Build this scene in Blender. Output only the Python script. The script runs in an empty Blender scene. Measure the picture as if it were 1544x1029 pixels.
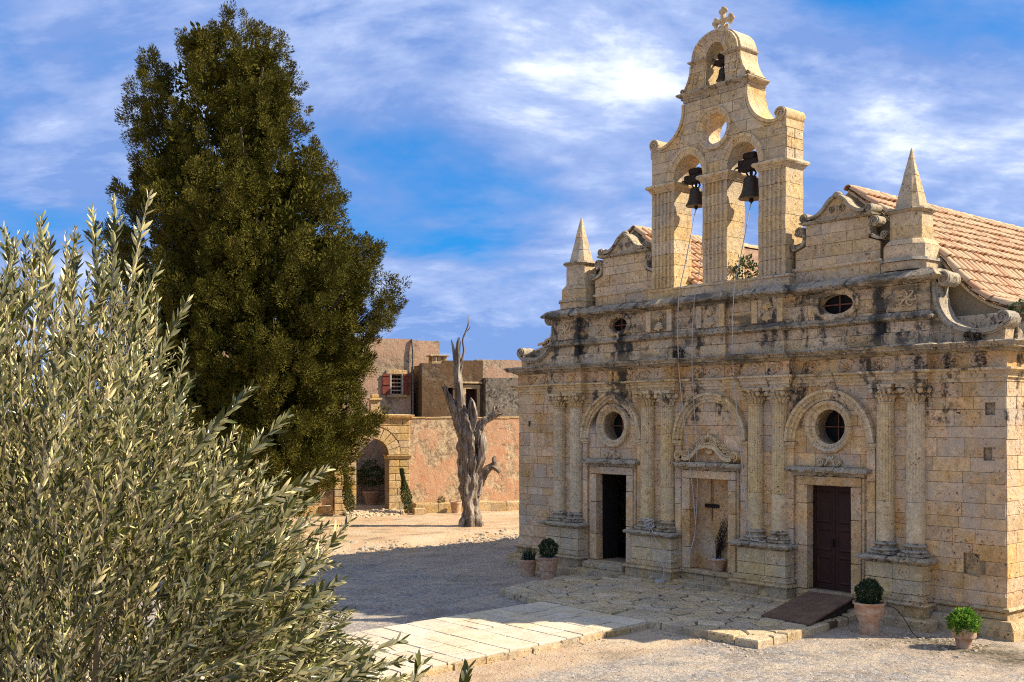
import bpy, bmesh, math, random
import numpy as np
from mathutils import Vector, Matrix, noise

# ------------------------------------------------------------------ camera, sky, sun
scene = bpy.context.scene
R = math.radians
TH = 0.870566                      # yaw of the view against the church front
CAM = (16.589, -20.150, 4.039)
FPX = 1640.0                       # focal length for a 1544 px wide picture
cam_data = bpy.data.cameras.new('camera')
cam_data.sensor_width = 36.0
cam_data.lens = 36.0 * FPX / 1544.0
cam_data.shift_y = (636.0 - 514.5) / 1544.0
cam_data.clip_end = 3000.0
cam = bpy.data.objects.new('camera', cam_data)
cam.location = CAM
cam.rotation_euler = (R(90), 0, TH)
scene.collection.objects.link(cam)
scene.camera = cam

SUN_DIR = Vector((-0.79, -0.94, -1.0)).normalized()      # the way the light travels
SUN_EL = math.asin(-SUN_DIR.z)
SUN_AZ = math.atan2(-SUN_DIR.x, -SUN_DIR.y)               # clockwise from +Y
sun_data = bpy.data.lights.new('sun', 'SUN')
sun_data.energy = 4.0
sun_data.angle = R(0.55)
sun_data.color = (1.0, 0.89, 0.72)
sun = bpy.data.objects.new('sun', sun_data)
sun.rotation_euler = SUN_DIR.to_track_quat('-Z', 'Y').to_euler()
sun.location = (30, 30, 40)
scene.collection.objects.link(sun)

world = bpy.data.worlds.new('World')
scene.world = world
world.use_nodes = True
wt = world.node_tree
wt.nodes.clear()

def N(t, typ, **kw):
    n = t.nodes.new(typ)
    for k, v in kw.items():
        if k == 'inp':
            for kk, vv in v.items():
                n.inputs[kk].default_value = vv
        else:
            setattr(n, k, v)
    return n

def MATH(t, op, a, b=None, c=None, clamp=False):
    n = t.nodes.new('ShaderNodeMath'); n.operation = op; n.use_clamp = clamp
    for i, x in enumerate((a, b, c)):
        if x is None: continue
        if isinstance(x, (int, float)): n.inputs[i].default_value = x
        else: t.links.new(x, n.inputs[i])
    return n.outputs[0]

def MIX(t, fac, a, b, blend='MIX'):
    n = t.nodes.new('ShaderNodeMix'); n.data_type = 'RGBA'; n.blend_type = blend
    for s, x in ((n.inputs[0], fac), (n.inputs[6], a), (n.inputs[7], b)):
        if isinstance(x, (int, float)): s.default_value = x
        elif isinstance(x, (tuple, list)): s.default_value = tuple(x) + ((1.0,) if len(x) == 3 else ())
        else: t.links.new(x, s)
    return n.outputs[2]

def RAMP(t, fac, stops):
    n = t.nodes.new('ShaderNodeValToRGB')
    el = n.color_ramp.elements
    while len(el) < len(stops): el.new(0.5)
    for e, (p, c) in zip(el, stops):
        e.position = p
        e.color = (c, c, c, 1) if isinstance(c, (int, float)) else tuple(c) + (1,)
    t.links.new(fac, n.inputs[0])
    return n.outputs[0]

def NOISE(t, vec, scale, detail=4.0, rough=0.55, dist=0.0, out=0):
    n = t.nodes.new('ShaderNodeTexNoise')
    n.inputs['Scale'].default_value = scale
    n.inputs['Detail'].default_value = detail
    n.inputs['Roughness'].default_value = rough
    n.inputs['Distortion'].default_value = dist
    if vec is not None: t.links.new(vec, n.inputs['Vector'])
    return n.outputs[out]

def MAP(t, vec, scale=(1, 1, 1), loc=(0, 0, 0), rot=(0, 0, 0)):
    n = t.nodes.new('ShaderNodeMapping')
    n.inputs['Scale'].default_value = scale
    n.inputs['Location'].default_value = loc
    n.inputs['Rotation'].default_value = rot
    t.links.new(vec, n.inputs['Vector'])
    return n.outputs[0]

sky = N(wt, 'ShaderNodeTexSky')
sky.sky_type = 'NISHITA'
sky.sun_disc = False
sky.sun_elevation = SUN_EL
sky.sun_rotation = SUN_AZ
sky.altitude = 500
sky.air_density = 1.0
sky.dust_density = 0.6
sky.ozone_density = 2.5
tc = N(wt, 'ShaderNodeTexCoord')
sep = N(wt, 'ShaderNodeSeparateXYZ'); wt.links.new(tc.outputs['Generated'], sep.inputs[0])
zz = MATH(wt, 'ADD', MATH(wt, 'MAXIMUM', sep.outputs[2], 0.0), 0.34)
comb = N(wt, 'ShaderNodeCombineXYZ')
wt.links.new(MATH(wt, 'DIVIDE', sep.outputs[0], zz), comb.inputs[0])
wt.links.new(MATH(wt, 'DIVIDE', sep.outputs[1], zz), comb.inputs[1])
SKY_LOC = (30.3, 4.7, 0.0); SKY_ROT = -50.0
cp = MAP(wt, comb.outputs[0], (1, 1, 1), SKY_LOC, (0, 0, R(SKY_ROT)))
cp2 = MAP(wt, cp, (1.15, 1.6, 1))
warp = NOISE(wt, cp, 0.9, 2, 0.5, 0, 1)
addv = N(wt, 'ShaderNodeVectorMath', operation='ADD'); wt.links.new(cp2, addv.inputs[0])
sclv = N(wt, 'ShaderNodeVectorMath', operation='SCALE'); wt.links.new(warp, sclv.inputs[0]); sclv.inputs[3].default_value = 0.6
wt.links.new(sclv.outputs[0], addv.inputs[1])
big = NOISE(wt, addv.outputs[0], 1.15, 5, 0.52)
mid = NOISE(wt, MAP(wt, addv.outputs[0], (1.0, 1.1, 1), (2, 7, 0)), 1.9, 9, 0.63, 0.15)
fine2 = NOISE(wt, MAP(wt, addv.outputs[0], (1.1, 1.5, 1), (5, 2, 0)), 6.0, 6, 0.6, 0.25)
dens = MATH(wt, 'ADD', MATH(wt, 'MULTIPLY', big, 0.72), MATH(wt, 'MULTIPLY', mid, 0.28))
veil = RAMP(wt, dens, [(0.375, 0.0), (0.465, 1.0)])
wsum = MATH(wt, 'ADD', MATH(wt, 'MULTIPLY', mid, 0.62), MATH(wt, 'ADD', MATH(wt, 'MULTIPLY', fine2, 0.16), MATH(wt, 'MULTIPLY', big, 0.22)))
white = RAMP(wt, wsum, [(0.45, 0.0), (0.53, 0.25), (0.64, 1.0)])
white = MATH(wt, 'MULTIPLY', white, RAMP(wt, big, [(0.40, 0.15), (0.56, 1.0)]))
hs = N(wt, 'ShaderNodeHueSaturation'); hs.inputs['Saturation'].default_value = 1.0; hs.inputs['Value'].default_value = 1.0
wt.links.new(sky.outputs[0], hs.inputs['Color'])
azure = MIX(wt, 1.0, hs.outputs[0], (0.14, 0.46, 0.75), 'MULTIPLY')
azure = MIX(wt, 0.65, azure, (0.02, 0.76, 2.15))
c1 = MIX(wt, MATH(wt, 'MULTIPLY', veil, 0.86), azure, (0.84, 1.28, 2.60))
c2 = MIX(wt, MATH(wt, 'MULTIPLY', white, 0.97), c1, (4.8, 4.95, 5.3))
bg = N(wt, 'ShaderNodeBackground')
bg.inputs['Strength'].default_value = 0.135
wt.links.new(c2, bg.inputs['Color'])
wo = N(wt, 'ShaderNodeOutputWorld'); wt.links.new(bg.outputs[0], wo.inputs[0])

vs = scene.view_settings
scene.display_settings.display_device = 'sRGB'
vs.view_transform = 'Standard'; vs.look = 'None'; vs.gamma = 1.0; vs.use_curve_mapping = False
vs.exposure = 1.2
scene.cycles.use_denoising = False
scene.cycles.filter_width = 1.1
scene.cycles.max_bounces = 6
scene.cycles.diffuse_bounces = 3
scene.cycles.glossy_bounces = 2
scene.cycles.transparent_max_bounces = 4

# ------------------------------------------------------------------ helpers
COL = scene.collection
def link(o): COL.objects.link(o)

def thing(name, label, cat, loc=(0, 0, 0), rotz=0.0, group=None):
    o = bpy.data.objects.new(name, None); link(o)
    o.empty_display_size = 0.2
    o.location = loc; o.rotation_euler = (0, 0, rotz)
    o['label'] = label; o['category'] = cat
    if group: o['group'] = group
    return o

def tag(o, label, cat, group=None):
    o['label'] = label; o['category'] = cat
    if group: o['group'] = group
    return o

def mobj(name, me, mat, parent=None, kind=None):
    o = bpy.data.objects.new(name, me); link(o)
    if mat is not None and len(me.materials) == 0: me.materials.append(mat)
    if parent is not None: o.parent = parent
    if kind: o['kind'] = kind
    return o

def pempty(name, parent):
    o = bpy.data.objects.new(name, None); link(o); o.parent = parent
    o.empty_display_size = 0.1
    return o

def copy_tree(o, parent=None):
    c = o.copy(); link(c); c.parent = parent
    for ch in o.children: copy_tree(ch, c)
    return c

class MB:
    def __init__(s): s.v = []; s.f = []
    def add(s, vs_, fs):
        b = len(s.v); s.v += [tuple(p) for p in vs_]; s.f += [tuple(i + b for i in f) for f in fs]
    def box(s, x0, x1, y0, y1, z0, z1, j=0.0, rng=random):
        q = [(x, y, z) for z in (z0, z1) for y in (y0, y1) for x in (x0, x1)]
        if j: q = [tuple(c + rng.uniform(-j, j) for c in p) for p in q]
        s.add(q, [(0, 2, 3, 1), (4, 5, 7, 6), (0, 1, 5, 4), (2, 6, 7, 3), (0, 4, 6, 2), (1, 3, 7, 5)])
    def cbox(s, x0, x1, y0, y1, z0, z1, c=0.01, j=0.0, rng=random):
        # chamfered box: three rings
        vs_ = []
        for (zz_, k) in ((z0, c), (z0 + c, 0), (z1 - c, 0), (z1, c)):
            vs_ += [(x0 + k, y0 + k, zz_), (x1 - k, y0 + k, zz_), (x1 - k, y1 - k, zz_), (x0 + k, y1 - k, zz_)]
        if j: vs_ = [tuple(q + rng.uniform(-j, j) for q in p) for p in vs_]
        fs = [(3, 2, 1, 0), (12, 13, 14, 15)]
        for r in range(3):
            for i in range(4):
                a = r * 4 + i; b = r * 4 + (i + 1) % 4
                fs.append((a, b, b + 4, a + 4))
        s.add(vs_, fs)
    def lathe(s, prof, n=24, c=(0, 0, 0), a0=0.0, a1=2 * math.pi, mod=None, sx=1.0, sy=1.0):
        full = abs(a1 - a0 - 2 * math.pi) < 1e-6
        m = n if full else n + 1
        vs_ = []
        for (r, z) in prof:
            for i in range(m):
                a = a0 + (a1 - a0) * i / n
                rr = r * (mod(a, z) if mod else 1.0)
                vs_.append((c[0] + rr * math.cos(a) * sx, c[1] + rr * math.sin(a) * sy, c[2] + z))
        fs = []
        for k in range(len(prof) - 1):
            for i in range(n):
                j2 = (i + 1) % m
                fs.append((k * m + i, k * m + j2, (k + 1) * m + j2, (k + 1) * m + i))
        if prof[0][0] > 1e-4: fs.append(tuple(reversed(range(m))))
        if prof[-1][0] > 1e-4: fs.append(tuple(range((len(prof) - 1) * m, len(prof) * m)))
        s.add(vs_, fs)
    def tube(s, pts, rad, n=8, mod=None, cap=True):
        pts = [Vector(p) for p in pts]
        if isinstance(rad, (int, float)): rad = [rad] * len(pts)
        vs_ = []; up = None
        for i, p in enumerate(pts):
            t = (pts[min(i + 1, len(pts) - 1)] - pts[max(i - 1, 0)]).normalized()
            if up is None:
                up = Vector((0, 0, 1)) if abs(t.z) < 0.9 else Vector((1, 0, 0))
            sd = t.cross(up)
            if sd.length < 1e-5: sd = t.orthogonal()
            sd.normalize(); u = sd.cross(t).normalized(); up = u
            for k in range(n):
                a = 2 * math.pi * k / n
                rr = rad[i] * (mod(a, i) if mod else 1.0)
                q = p + sd * math.cos(a) * rr + u * math.sin(a) * rr
                vs_.append((q.x, q.y, q.z))
        fs = []
        for i in range(len(pts) - 1):
            for k in range(n):
                k2 = (k + 1) % n
                fs.append((i * n + k, i * n + k2, (i + 1) * n + k2, (i + 1) * n + k))
        if cap:
            fs.append(tuple(reversed(range(n)))); fs.append(tuple(range((len(pts) - 1) * n, len(pts) * n)))
        s.add(vs_, fs)
    def prism(s, poly, y0, y1):
        n = len(poly)
        s.add([(x, y0, z) for x, z in poly] + [(x, y1, z) for x, z in poly],
              [tuple(range(n)), tuple(range(2 * n - 1, n - 1, -1))] + [(i, i + n, (i + 1) % n + n, (i + 1) % n) for i in range(n)])
    def ribbon(s, pts, w, y0, y1):
        """thick band along an XZ curve, extruded between y0 and y1"""
        n = len(pts)
        if isinstance(w, (int, float)): w = [w] * n
        L = []; Rr = []
        for i in range(n):
            a = pts[max(i - 1, 0)]; b = pts[min(i + 1, n - 1)]
            dx, dz = b[0] - a[0], b[1] - a[1]; l = math.hypot(dx, dz) or 1
            nx, nz = -dz / l, dx / l
            L.append((pts[i][0] + nx * w[i] / 2, pts[i][1] + nz * w[i] / 2))
            Rr.append((pts[i][0] - nx * w[i] / 2, pts[i][1] - nz * w[i] / 2))
        vs_ = []
        for i in range(n):
            vs_ += [(L[i][0], y0, L[i][1]), (Rr[i][0], y0, Rr[i][1]), (Rr[i][0], y1, Rr[i][1]), (L[i][0], y1, L[i][1])]
        fs = [(0, 1, 2, 3), tuple((n - 1) * 4 + k for k in (3, 2, 1, 0))]
        for i in range(n - 1):
            for k in range(4):
                k2 = (k + 1) % 4
                fs.append((i * 4 + k, (i + 1) * 4 + k, (i + 1) * 4 + k2, i * 4 + k2))
        s.add(vs_, fs)
    def sphere(s, c, r, nu=10, nv=6, sc=(1, 1, 1)):
        prof = []
        vs_ = [(c[0], c[1], c[2] - r * sc[2])]
        for j2 in range(1, nv):
            ph = -math.pi / 2 + math.pi * j2 / nv
            for i in range(nu):
                a = 2 * math.pi * i / nu
                vs_.append((c[0] + r * sc[0] * math.cos(ph) * math.cos(a), c[1] + r * sc[1] * math.cos(ph) * math.sin(a), c[2] + r * sc[2] * math.sin(ph)))
        vs_.append((c[0], c[1], c[2] + r * sc[2]))
        fs = [(0, 1 + (i + 1) % nu, 1 + i) for i in range(nu)]
        for j2 in range(nv - 2):
            for i in range(nu):
                a = 1 + j2 * nu + i; b = 1 + j2 * nu + (i + 1) % nu
                fs.append((a, b, b + nu, a + nu))
        t = len(vs_) - 1; o = 1 + (nv - 2) * nu
        fs += [(o + i, o + (i + 1) % nu, t) for i in range(nu)]
        s.add(vs_, fs)
    def mesh(s, name, smooth=None, fix=True):
        me = bpy.data.meshes.new(name)
        me.from_pydata(s.v, [], s.f)
        if fix:
            bm = bmesh.new(); bm.from_mesh(me)
            bmesh.ops.recalc_face_normals(bm, faces=bm.faces)
            bm.to_mesh(me); bm.free()
        if smooth is not None:
            me.polygons.foreach_set('use_smooth', [True] * len(me.polygons))
            me.set_sharp_from_angle(angle=R(smooth))
        me.update()
        return me
    def obj(s, name, mat, parent=None, smooth=None, kind=None, fix=True):
        return mobj(name, s.mesh(name, smooth, fix), mat, parent, kind)

def arc(cx, cz, r, a0, a1, n, rz=None):
    rz = r if rz is None else rz
    return [(cx + r * math.cos(R(a0 + (a1 - a0) * i / n)), cz + rz * math.sin(R(a0 + (a1 - a0) * i / n))) for i in range(n + 1)]

def circle(cx, cz, r, n=32, rz=None): return arc(cx, cz, r, 0, 360, n, rz)[:-1]

def rect(x0, x1, z0, z1): return [(x0, z0), (x1, z0), (x1, z1), (x0, z1)]

def flat_bm(outer, holes=()):
    bm = bmesh.new()
    for loop in [outer] + list(holes):
        vv = [bm.verts.new((x, 0, z)) for x, z in loop]
        for i in range(len(vv)): bm.edges.new((vv[i], vv[(i + 1) % len(vv)]))
    bmesh.ops.triangle_fill(bm, use_beauty=True, use_dissolve=False, edges=bm.edges[:], normal=(0, -1, 0))
    return bm

def plate(name, outer, holes, y0, y1, mat, parent, kind=None):
    bm = flat_bm(outer, holes)
    bmesh.ops.translate(bm, vec=(0, y0, 0), verts=bm.verts)
    ret = bmesh.ops.extrude_face_region(bm, geom=bm.faces[:])
    bmesh.ops.translate(bm, vec=(0, y1 - y0, 0), verts=[g for g in ret['geom'] if isinstance(g, bmesh.types.BMVert)])
    bmesh.ops.recalc_face_normals(bm, faces=bm.faces)
    me = bpy.data.meshes.new(name); bm.to_mesh(me); bm.free()
    return mobj(name, me, mat, parent, kind)

def cell_blocks(name, outer, holes, courses, wr, yf, t, mat, parent, seed, gap=0.011, bev=0.009, jy=0.008, x0=None, x1=None, skip=None, rotz=0.0, loc=None):
    """cut a wall face along courses and upright joints; each stone becomes an object of its own"""
    rng = random.Random(seed)
    base = flat_bm(outer, holes)
    xs = [p[0] for p in outer]
    xa = min(xs) if x0 is None else x0; xb = max(xs) if x1 is None else x1
    out = []
    def cut(bm, co, no):
        geom = bm.verts[:] + bm.edges[:] + bm.faces[:]
        bmesh.ops.bisect_plane(bm, geom=geom, dist=1e-5, plane_co=co, plane_no=no, clear_outer=True)
    for ci in range(len(courses) - 1):
        za, zb = courses[ci] + gap / 2, courses[ci + 1] - gap / 2
        row = base.copy()
        cut(row, (0, 0, za), (0, 0, -1)); cut(row, (0, 0, zb), (0, 0, 1))
        if not row.faces: row.free(); continue
        x = xa
        xl = xa - rng.uniform(0, wr[0]) if ci % 2 else xa
        while x < xb - 1e-4:
            w = rng.uniform(*wr)
            nx = min(xb, max(x + 0.12, xl + w)); xl = nx
            if xb - nx < wr[0] * 0.45: nx = xb
            xm = (x + nx) / 2
            if skip and skip(x, nx, za, zb): x = nx; continue
            cell = row.copy()
            cut(cell, (x + gap / 2, 0, 0), (-1, 0, 0)); cut(cell, (nx - gap / 2, 0, 0), (1, 0, 0))
            x = nx
            if not cell.faces: cell.free(); continue
            if sum(f.calc_area() for f in cell.faces) < 0.004: cell.free(); continue
            left = set(cell.faces); isl = []
            while left:
                st = [left.pop()]; grp = []
                while st:
                    f = st.pop(); grp.append(f)
                    for e in f.edges:
                        for g_ in e.link_faces:
                            if g_ in left: left.discard(g_); st.append(g_)
                isl.append(grp)
            if len(isl) > 1:
                isl.sort(key=lambda q: -sum(f.calc_area() for f in q))
                bmesh.ops.delete(cell, geom=[f for q in isl[1:] for f in q], context='FACES')
            bmesh.ops.dissolve_limit(cell, angle_limit=0.02, verts=cell.verts, edges=cell.edges)
            bmesh.ops.translate(cell, vec=(0, yf + t, 0), verts=cell.verts)
            ret = bmesh.ops.extrude_face_region(cell, geom=cell.faces[:])
            nv = [g for g in ret['geom'] if isinstance(g, bmesh.types.BMVert)]
            nf = [g for g in ret['geom'] if isinstance(g, bmesh.types.BMFace)]
            bmesh.ops.translate(cell, vec=(0, -t - rng.uniform(-jy, jy), 0), verts=nv)
            bmesh.ops.recalc_face_normals(cell, faces=cell.faces)
            if bev:
                try: bmesh.ops.inset_region(cell, faces=nf, thickness=bev, depth=-0.0, use_even_offset=True)
                except Exception: pass
                rim = set(nv) 
                inner = [v for f in nf for v in f.verts]
                for v in inner:
                    v.co.y -= bev * 0.8
                    v.co.y += rng.uniform(-0.003, 0.003)
            me = bpy.data.meshes.new(name); cell.to_mesh(me); cell.free()
            o = mobj(name, me, mat, parent)
            if rotz: o.rotation_euler.z = rotz
            if loc: o.location = loc
            out.append(o)
        row.free()
    base.free()
    return out

def courses(z0, z1, h, rng, j=0.12):
    n = max(1, round((z1 - z0) / h))
    zs = [z0 + (z1 - z0) * i / n for i in range(n + 1)]
    for i in range(1, n): zs[i] += rng.uniform(-j, j) * h
    return zs

def miter(path):
    """offset vectors to the right of the walking direction at each path point"""
    n = len(path); offs = []
    nr = []
    for i in range(n - 1):
        dx, dy = path[i + 1][0] - path[i][0], path[i + 1][1] - path[i][1]; l = math.hypot(dx, dy)
        nr.append((dy / l, -dx / l))
    for i in range(n):
        if i == 0: offs.append(nr[0])
        elif i == n - 1: offs.append(nr[-1])
        else:
            a, b = nr[i - 1], nr[i]
            k = 1 + a[0] * b[0] + a[1] * b[1]
            offs.append(((a[0] + b[0]) / k, (a[1] + b[1]) / k))
    return offs, nr

def sweep_pieces(name, path, prof, mat, parent, seed, ln=(0.7, 1.2), gap=0.008, jit=0.006, step=0.16, zj=0.004):
    """a moulding run along a plan path, cut into its separate stones"""
    rng = random.Random(seed)
    offs, nr = miter(path)
    m = len(prof); out = []
    for i in range(len(path) - 1):
        a, b = path[i], path[i + 1]
        L = math.hypot(b[0] - a[0], b[1] - a[1])
        cuts = [0.0]
        while L - cuts[-1] > ln[1] * 1.25: cuts.append(cuts[-1] + rng.uniform(*ln))
        cuts.append(L)
        for q in range(len(cuts) - 1):
            s0 = cuts[q] + (gap / 2 if q > 0 else 0); s1 = cuts[q + 1] - (gap / 2 if q < len(cuts) - 2 else 0)
            k = max(1, round((s1 - s0) / step))
            mb = MB(); vs_ = []; dz = rng.uniform(-zj, zj) if (q > 0 and q < len(cuts) - 2) else 0
            for e in range(k + 1):
                s_ = s0 + (s1 - s0) * e / k; f = s_ / L
                bx, by = a[0] + (b[0] - a[0]) * f, a[1] + (b[1] - a[1]) * f
                if s_ < 1e-6: of = offs[i]
                elif s_ > L - 1e-6: of = offs[i + 1]
                else: of = nr[i]
                end = s_ < 1e-6 or s_ > L - 1e-6
                for (o_, z) in prof:
                    jo = 0 if end or o_ <= 0 else rng.uniform(-jit, jit * 0.6)
                    jz = 0 if end else rng.uniform(-jit, jit) * 0.6
                    vs_.append((bx + of[0] * (o_ + jo), by + of[1] * (o_ + jo), z + jz + dz))
            fs = [tuple(range(m)), tuple(range(k * m + m - 1, k * m - 1, -1))]
            for e in range(k):
                for p in range(m):
                    p2 = (p + 1) % m
                    fs.append((e * m + p, (e + 1) * m + p, (e + 1) * m + p2, e * m + p2))
            mb.add(vs_, fs)
            out.append(mb.obj(name, mat, parent, smooth=35))
    return out

def volute(mb, cx, cz, r, y0, y1, turns=1.75, start=90.0, cw=1, n=40):
    """a rolled scroll end seen from the front: drum with a raised spiral on its face"""
    mb.add(*cyl_y(cx, cz, r * 0.93, y0 + 0.02, y1, 20))
    pts = []; ws = []
    for i in range(n + 1):
        f = i / n
        rr = r * (1 - 0.80 * f) * 0.93
        a = R(start) + cw * f * turns * 2 * math.pi
        pts.append((cx + rr * math.cos(a), cz + rr * math.sin(a))); ws.append(r * 0.2 * (1 - 0.45 * f))
    mb.ribbon(pts, ws, y0 - 0.015, y0 + 0.03)
    mb.sphere((cx, y0 + 0.01, cz), r * 0.16, 8, 5)

def cyl_y(cx, cz, r, y0, y1, n):
    vs_ = [(cx + r * math.cos(2 * math.pi * i / n), y0, cz + r * math.sin(2 * math.pi * i / n)) for i in range(n)]
    vs_ += [(x, y1, z) for x, _, z in vs_]
    fs = [tuple(range(n)), tuple(range(2 * n - 1, n - 1, -1))] + [(i, i + n, (i + 1) % n + n, (i + 1) % n) for i in range(n)]
    return vs_, fs

def spline(pts, n=8):
    """Catmull-Rom through points of any dimension"""
    P = [np.array(p, float) for p in pts]
    P = [2 * P[0] - P[1]] + P + [2 * P[-1] - P[-2]]
    out = []
    for i in range(1, len(P) - 2):
        for k in range(n):
            t = k / n
            out.append(tuple(0.5 * ((2 * P[i]) + (-P[i - 1] + P[i + 1]) * t + (2 * P[i - 1] - 5 * P[i] + 4 * P[i + 1] - P[i + 2]) * t * t + (-P[i - 1] + 3 * P[i] - 3 * P[i + 1] + P[i + 2]) * t ** 3)))
    out.append(tuple(P[-2]))
    return out

# ------------------------------------------------------------------ materials
def new_mat(name):
    m = bpy.data.materials.new(name); m.use_nodes = True
    t = m.node_tree; b = t.nodes['Principled BSDF']
    b.inputs['Specular IOR Level'].default_value = 0.25
    return m, t, b

def bump(t, b, h, strength=0.4, dist=0.02):
    n = N(t, 'ShaderNodeBump'); n.inputs['Strength'].default_value = strength; n.inputs['Distance'].default_value = dist
    t.links.new(h, n.inputs['Height']); t.links.new(n.outputs[0], b.inputs['Normal'])

def stone(name, c1, c2, c3, grey=(0.30, 0.28, 0.24), greyk=0.35, stain=0.0, zlo=5.3, zhi=7.4, pits=0.6, rnd=0.18, bumpk=0.8, scale=1.0, orange=0.0, contrast=1.0, streak=0.0, hband=0.0):
    m, t, b = new_mat(name)
    pos = N(t, 'ShaderNodeNewGeometry').outputs['Position']
    oi = N(t, 'ShaderNodeObjectInfo').outputs['Random']
    n1 = NOISE(t, pos, 0.8 * scale, 5, 0.62)
    n2 = NOISE(t, MAP(t, pos, (1, 1, 1), (7, 3, 1)), 2.4 * scale, 6, 0.68)
    n3 = NOISE(t, MAP(t, pos, (1, 1, 1), (1, 9, 4)), 8.0 * scale, 7, 0.75)
    n4 = NOISE(t, pos, 34.0, 4, 0.75)
    col = MIX(t, RAMP(t, n1, [(0.40, 0), (0.60, 1)]), c1, c2)
    col = MIX(t, RAMP(t, n2, [(0.48, 0), (0.64, 1)]), col, c3)
    if orange:
        no = NOISE(t, MAP(t, pos, (1, 1, 0.7), (11, 2, 5)), 1.5, 6, 0.68)
        col = MIX(t, MATH(t, 'MULTIPLY', RAMP(t, no, [(0.48, 0), (0.64, 1)]), orange), col, (0.46, 0.25, 0.075))
    # every stone its own tint, then weathering at several sizes
    vr = MATH(t, 'ADD', MATH(t, 'MULTIPLY', oi, rnd), 1.0 - rnd * 0.5)
    w3 = MATH(t, 'ADD', MATH(t, 'MULTIPLY', RAMP(t, n3, [(0.30, 0), (0.70, 1)]), 0.62 * contrast), 1.0 - 0.34 * contrast)
    w4 = MATH(t, 'ADD', MATH(t, 'MULTIPLY', RAMP(t, n4, [(0.28, 0), (0.72, 1)]), 0.30 * contrast), 1.0 - 0.15 * contrast)
    vr = MATH(t, 'MULTIPLY', MATH(t, 'MULTIPLY', vr, w3), w4)
    hsn = N(t, 'ShaderNodeHueSaturation')
    t.links.new(col, hsn.inputs['Color']); t.links.new(vr, hsn.inputs['Value'])
    t.links.new(MATH(t, 'ADD', MATH(t, 'MULTIPLY', MATH(t, 'FRACT', MATH(t, 'MULTIPLY', oi, 17.3)), 0.25), 0.95), hsn.inputs['Saturation'])
    col = hsn.outputs[0]
    gn = NOISE(t, MAP(t, pos, (1, 1, 0.8), (3, 6, 9)), 1.1 * scale, 6, 0.7)
    col = MIX(t, MATH(t, 'MULTIPLY', RAMP(t, gn, [(0.47, 0), (0.60, 1)]), greyk), col, grey)
    # dark pits
    pv = N(t, 'ShaderNodeTexVoronoi'); pv.inputs['Scale'].default_value = 13.0 * scale
    wv = N(t, 'ShaderNodeVectorMath', operation='ADD'); t.links.new(pos, wv.inputs[0])
    wsc = N(t, 'ShaderNodeVectorMath', operation='SCALE'); wsc.inputs[3].default_value = 0.16
    t.links.new(NOISE(t, pos, 6.0, 3, 0.6, 0, 1), wsc.inputs[0]); t.links.new(wsc.outputs[0], wv.inputs[1])
    t.links.new(wv.outputs[0], pv.inputs['Vector'])
    pit = MATH(t, 'MULTIPLY', RAMP(t, pv.outputs['Distance'], [(0.13, 1), (0.26, 0)]), RAMP(t, n2, [(0.47, 0), (0.58, 1)]))
    crack = RAMP(t, n3, [(0.26, 1), (0.34, 0)])
    dk = MATH(t, 'MULTIPLY', MATH(t, 'MAXIMUM', pit, crack), pits)
    col = MIX(t, dk, col, (0.085, 0.06, 0.035))
    light = RAMP(t, MATH(t, 'ADD', MATH(t, 'MULTIPLY', n4, 0.5), MATH(t, 'MULTIPLY', n3, 0.5)), [(0.55, 0), (0.68, 1)])
    col = MIX(t, MATH(t, 'MULTIPLY', light, 0.35), col, (0.72, 0.59, 0.40))
    if stain or streak:
        sx = N(t, 'ShaderNodeSeparateXYZ'); t.links.new(pos, sx.inputs[0])
        st2 = NOISE(t, MAP(t, pos, (1, 1, 1), (4, 4, 8)), 5.5, 7, 0.78)
    if stain:
        # run-off streaks: narrow across, long downwards
        st = NOISE(t, MAP(t, pos, (1.0, 1.0, 0.16)), 1.9, 5, 0.6, 0.3)
        band = RAMP(t, MATH(t, 'DIVIDE', MATH(t, 'SUBTRACT', sx.outputs[2], zlo), zhi - zlo), [(0.0, 0), (0.25, 1), (0.85, 1), (1.0, 0.0)])
        g = MATH(t, 'ADD', MATH(t, 'MULTIPLY', st, 0.62), MATH(t, 'MULTIPLY', st2, 0.38))
        g = RAMP(t, MATH(t, 'ADD', g, MATH(t, 'MULTIPLY', band, 0.05)), [(0.575, 0), (0.625, 1)])
        col = MIX(t, MATH(t, 'MULTIPLY', g, MATH(t, 'MULTIPLY', stain, band)), col, (0.026, 0.024, 0.020))
        if hband:
            hb = NOISE(t, MAP(t, pos, (0.55, 0.55, 2.2), (9, 1, 2)), 1.5, 5, 0.6, 0.2)
            hg = MATH(t, 'ADD', MATH(t, 'MULTIPLY', hb, 0.6), MATH(t, 'MULTIPLY', st2, 0.4))
            col = MIX(t, MATH(t, 'MULTIPLY', RAMP(t, hg, [(0.50, 0), (0.57, 1)]), MATH(t, 'MULTIPLY', band, hband)), col, (0.040, 0.036, 0.028))
    if streak:
        lich = MATH(t, 'MULTIPLY', RAMP(t, st2, [(0.44, 0), (0.58, 1)]), streak)
        col = MIX(t, lich, col, (0.29, 0.265, 0.21))
        blk = MATH(t, 'MULTIPLY', RAMP(t, st2, [(0.40, 1), (0.47, 0)]), min(1.0, streak * 1.6))
        col = MIX(t, blk, col, (0.045, 0.040, 0.032))
    t.links.new(col, b.inputs['Base Color'])
    b.inputs['Roughness'].default_value = 0.92
    h = MATH(t, 'ADD', MATH(t, 'MULTIPLY', n3, 0.8), MATH(t, 'ADD', MATH(t, 'MULTIPLY', n4, 0.3), MATH(t, 'MULTIPLY', dk, -0.6)))
    bump(t, b, h, bumpk, 0.07)
    return m

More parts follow.
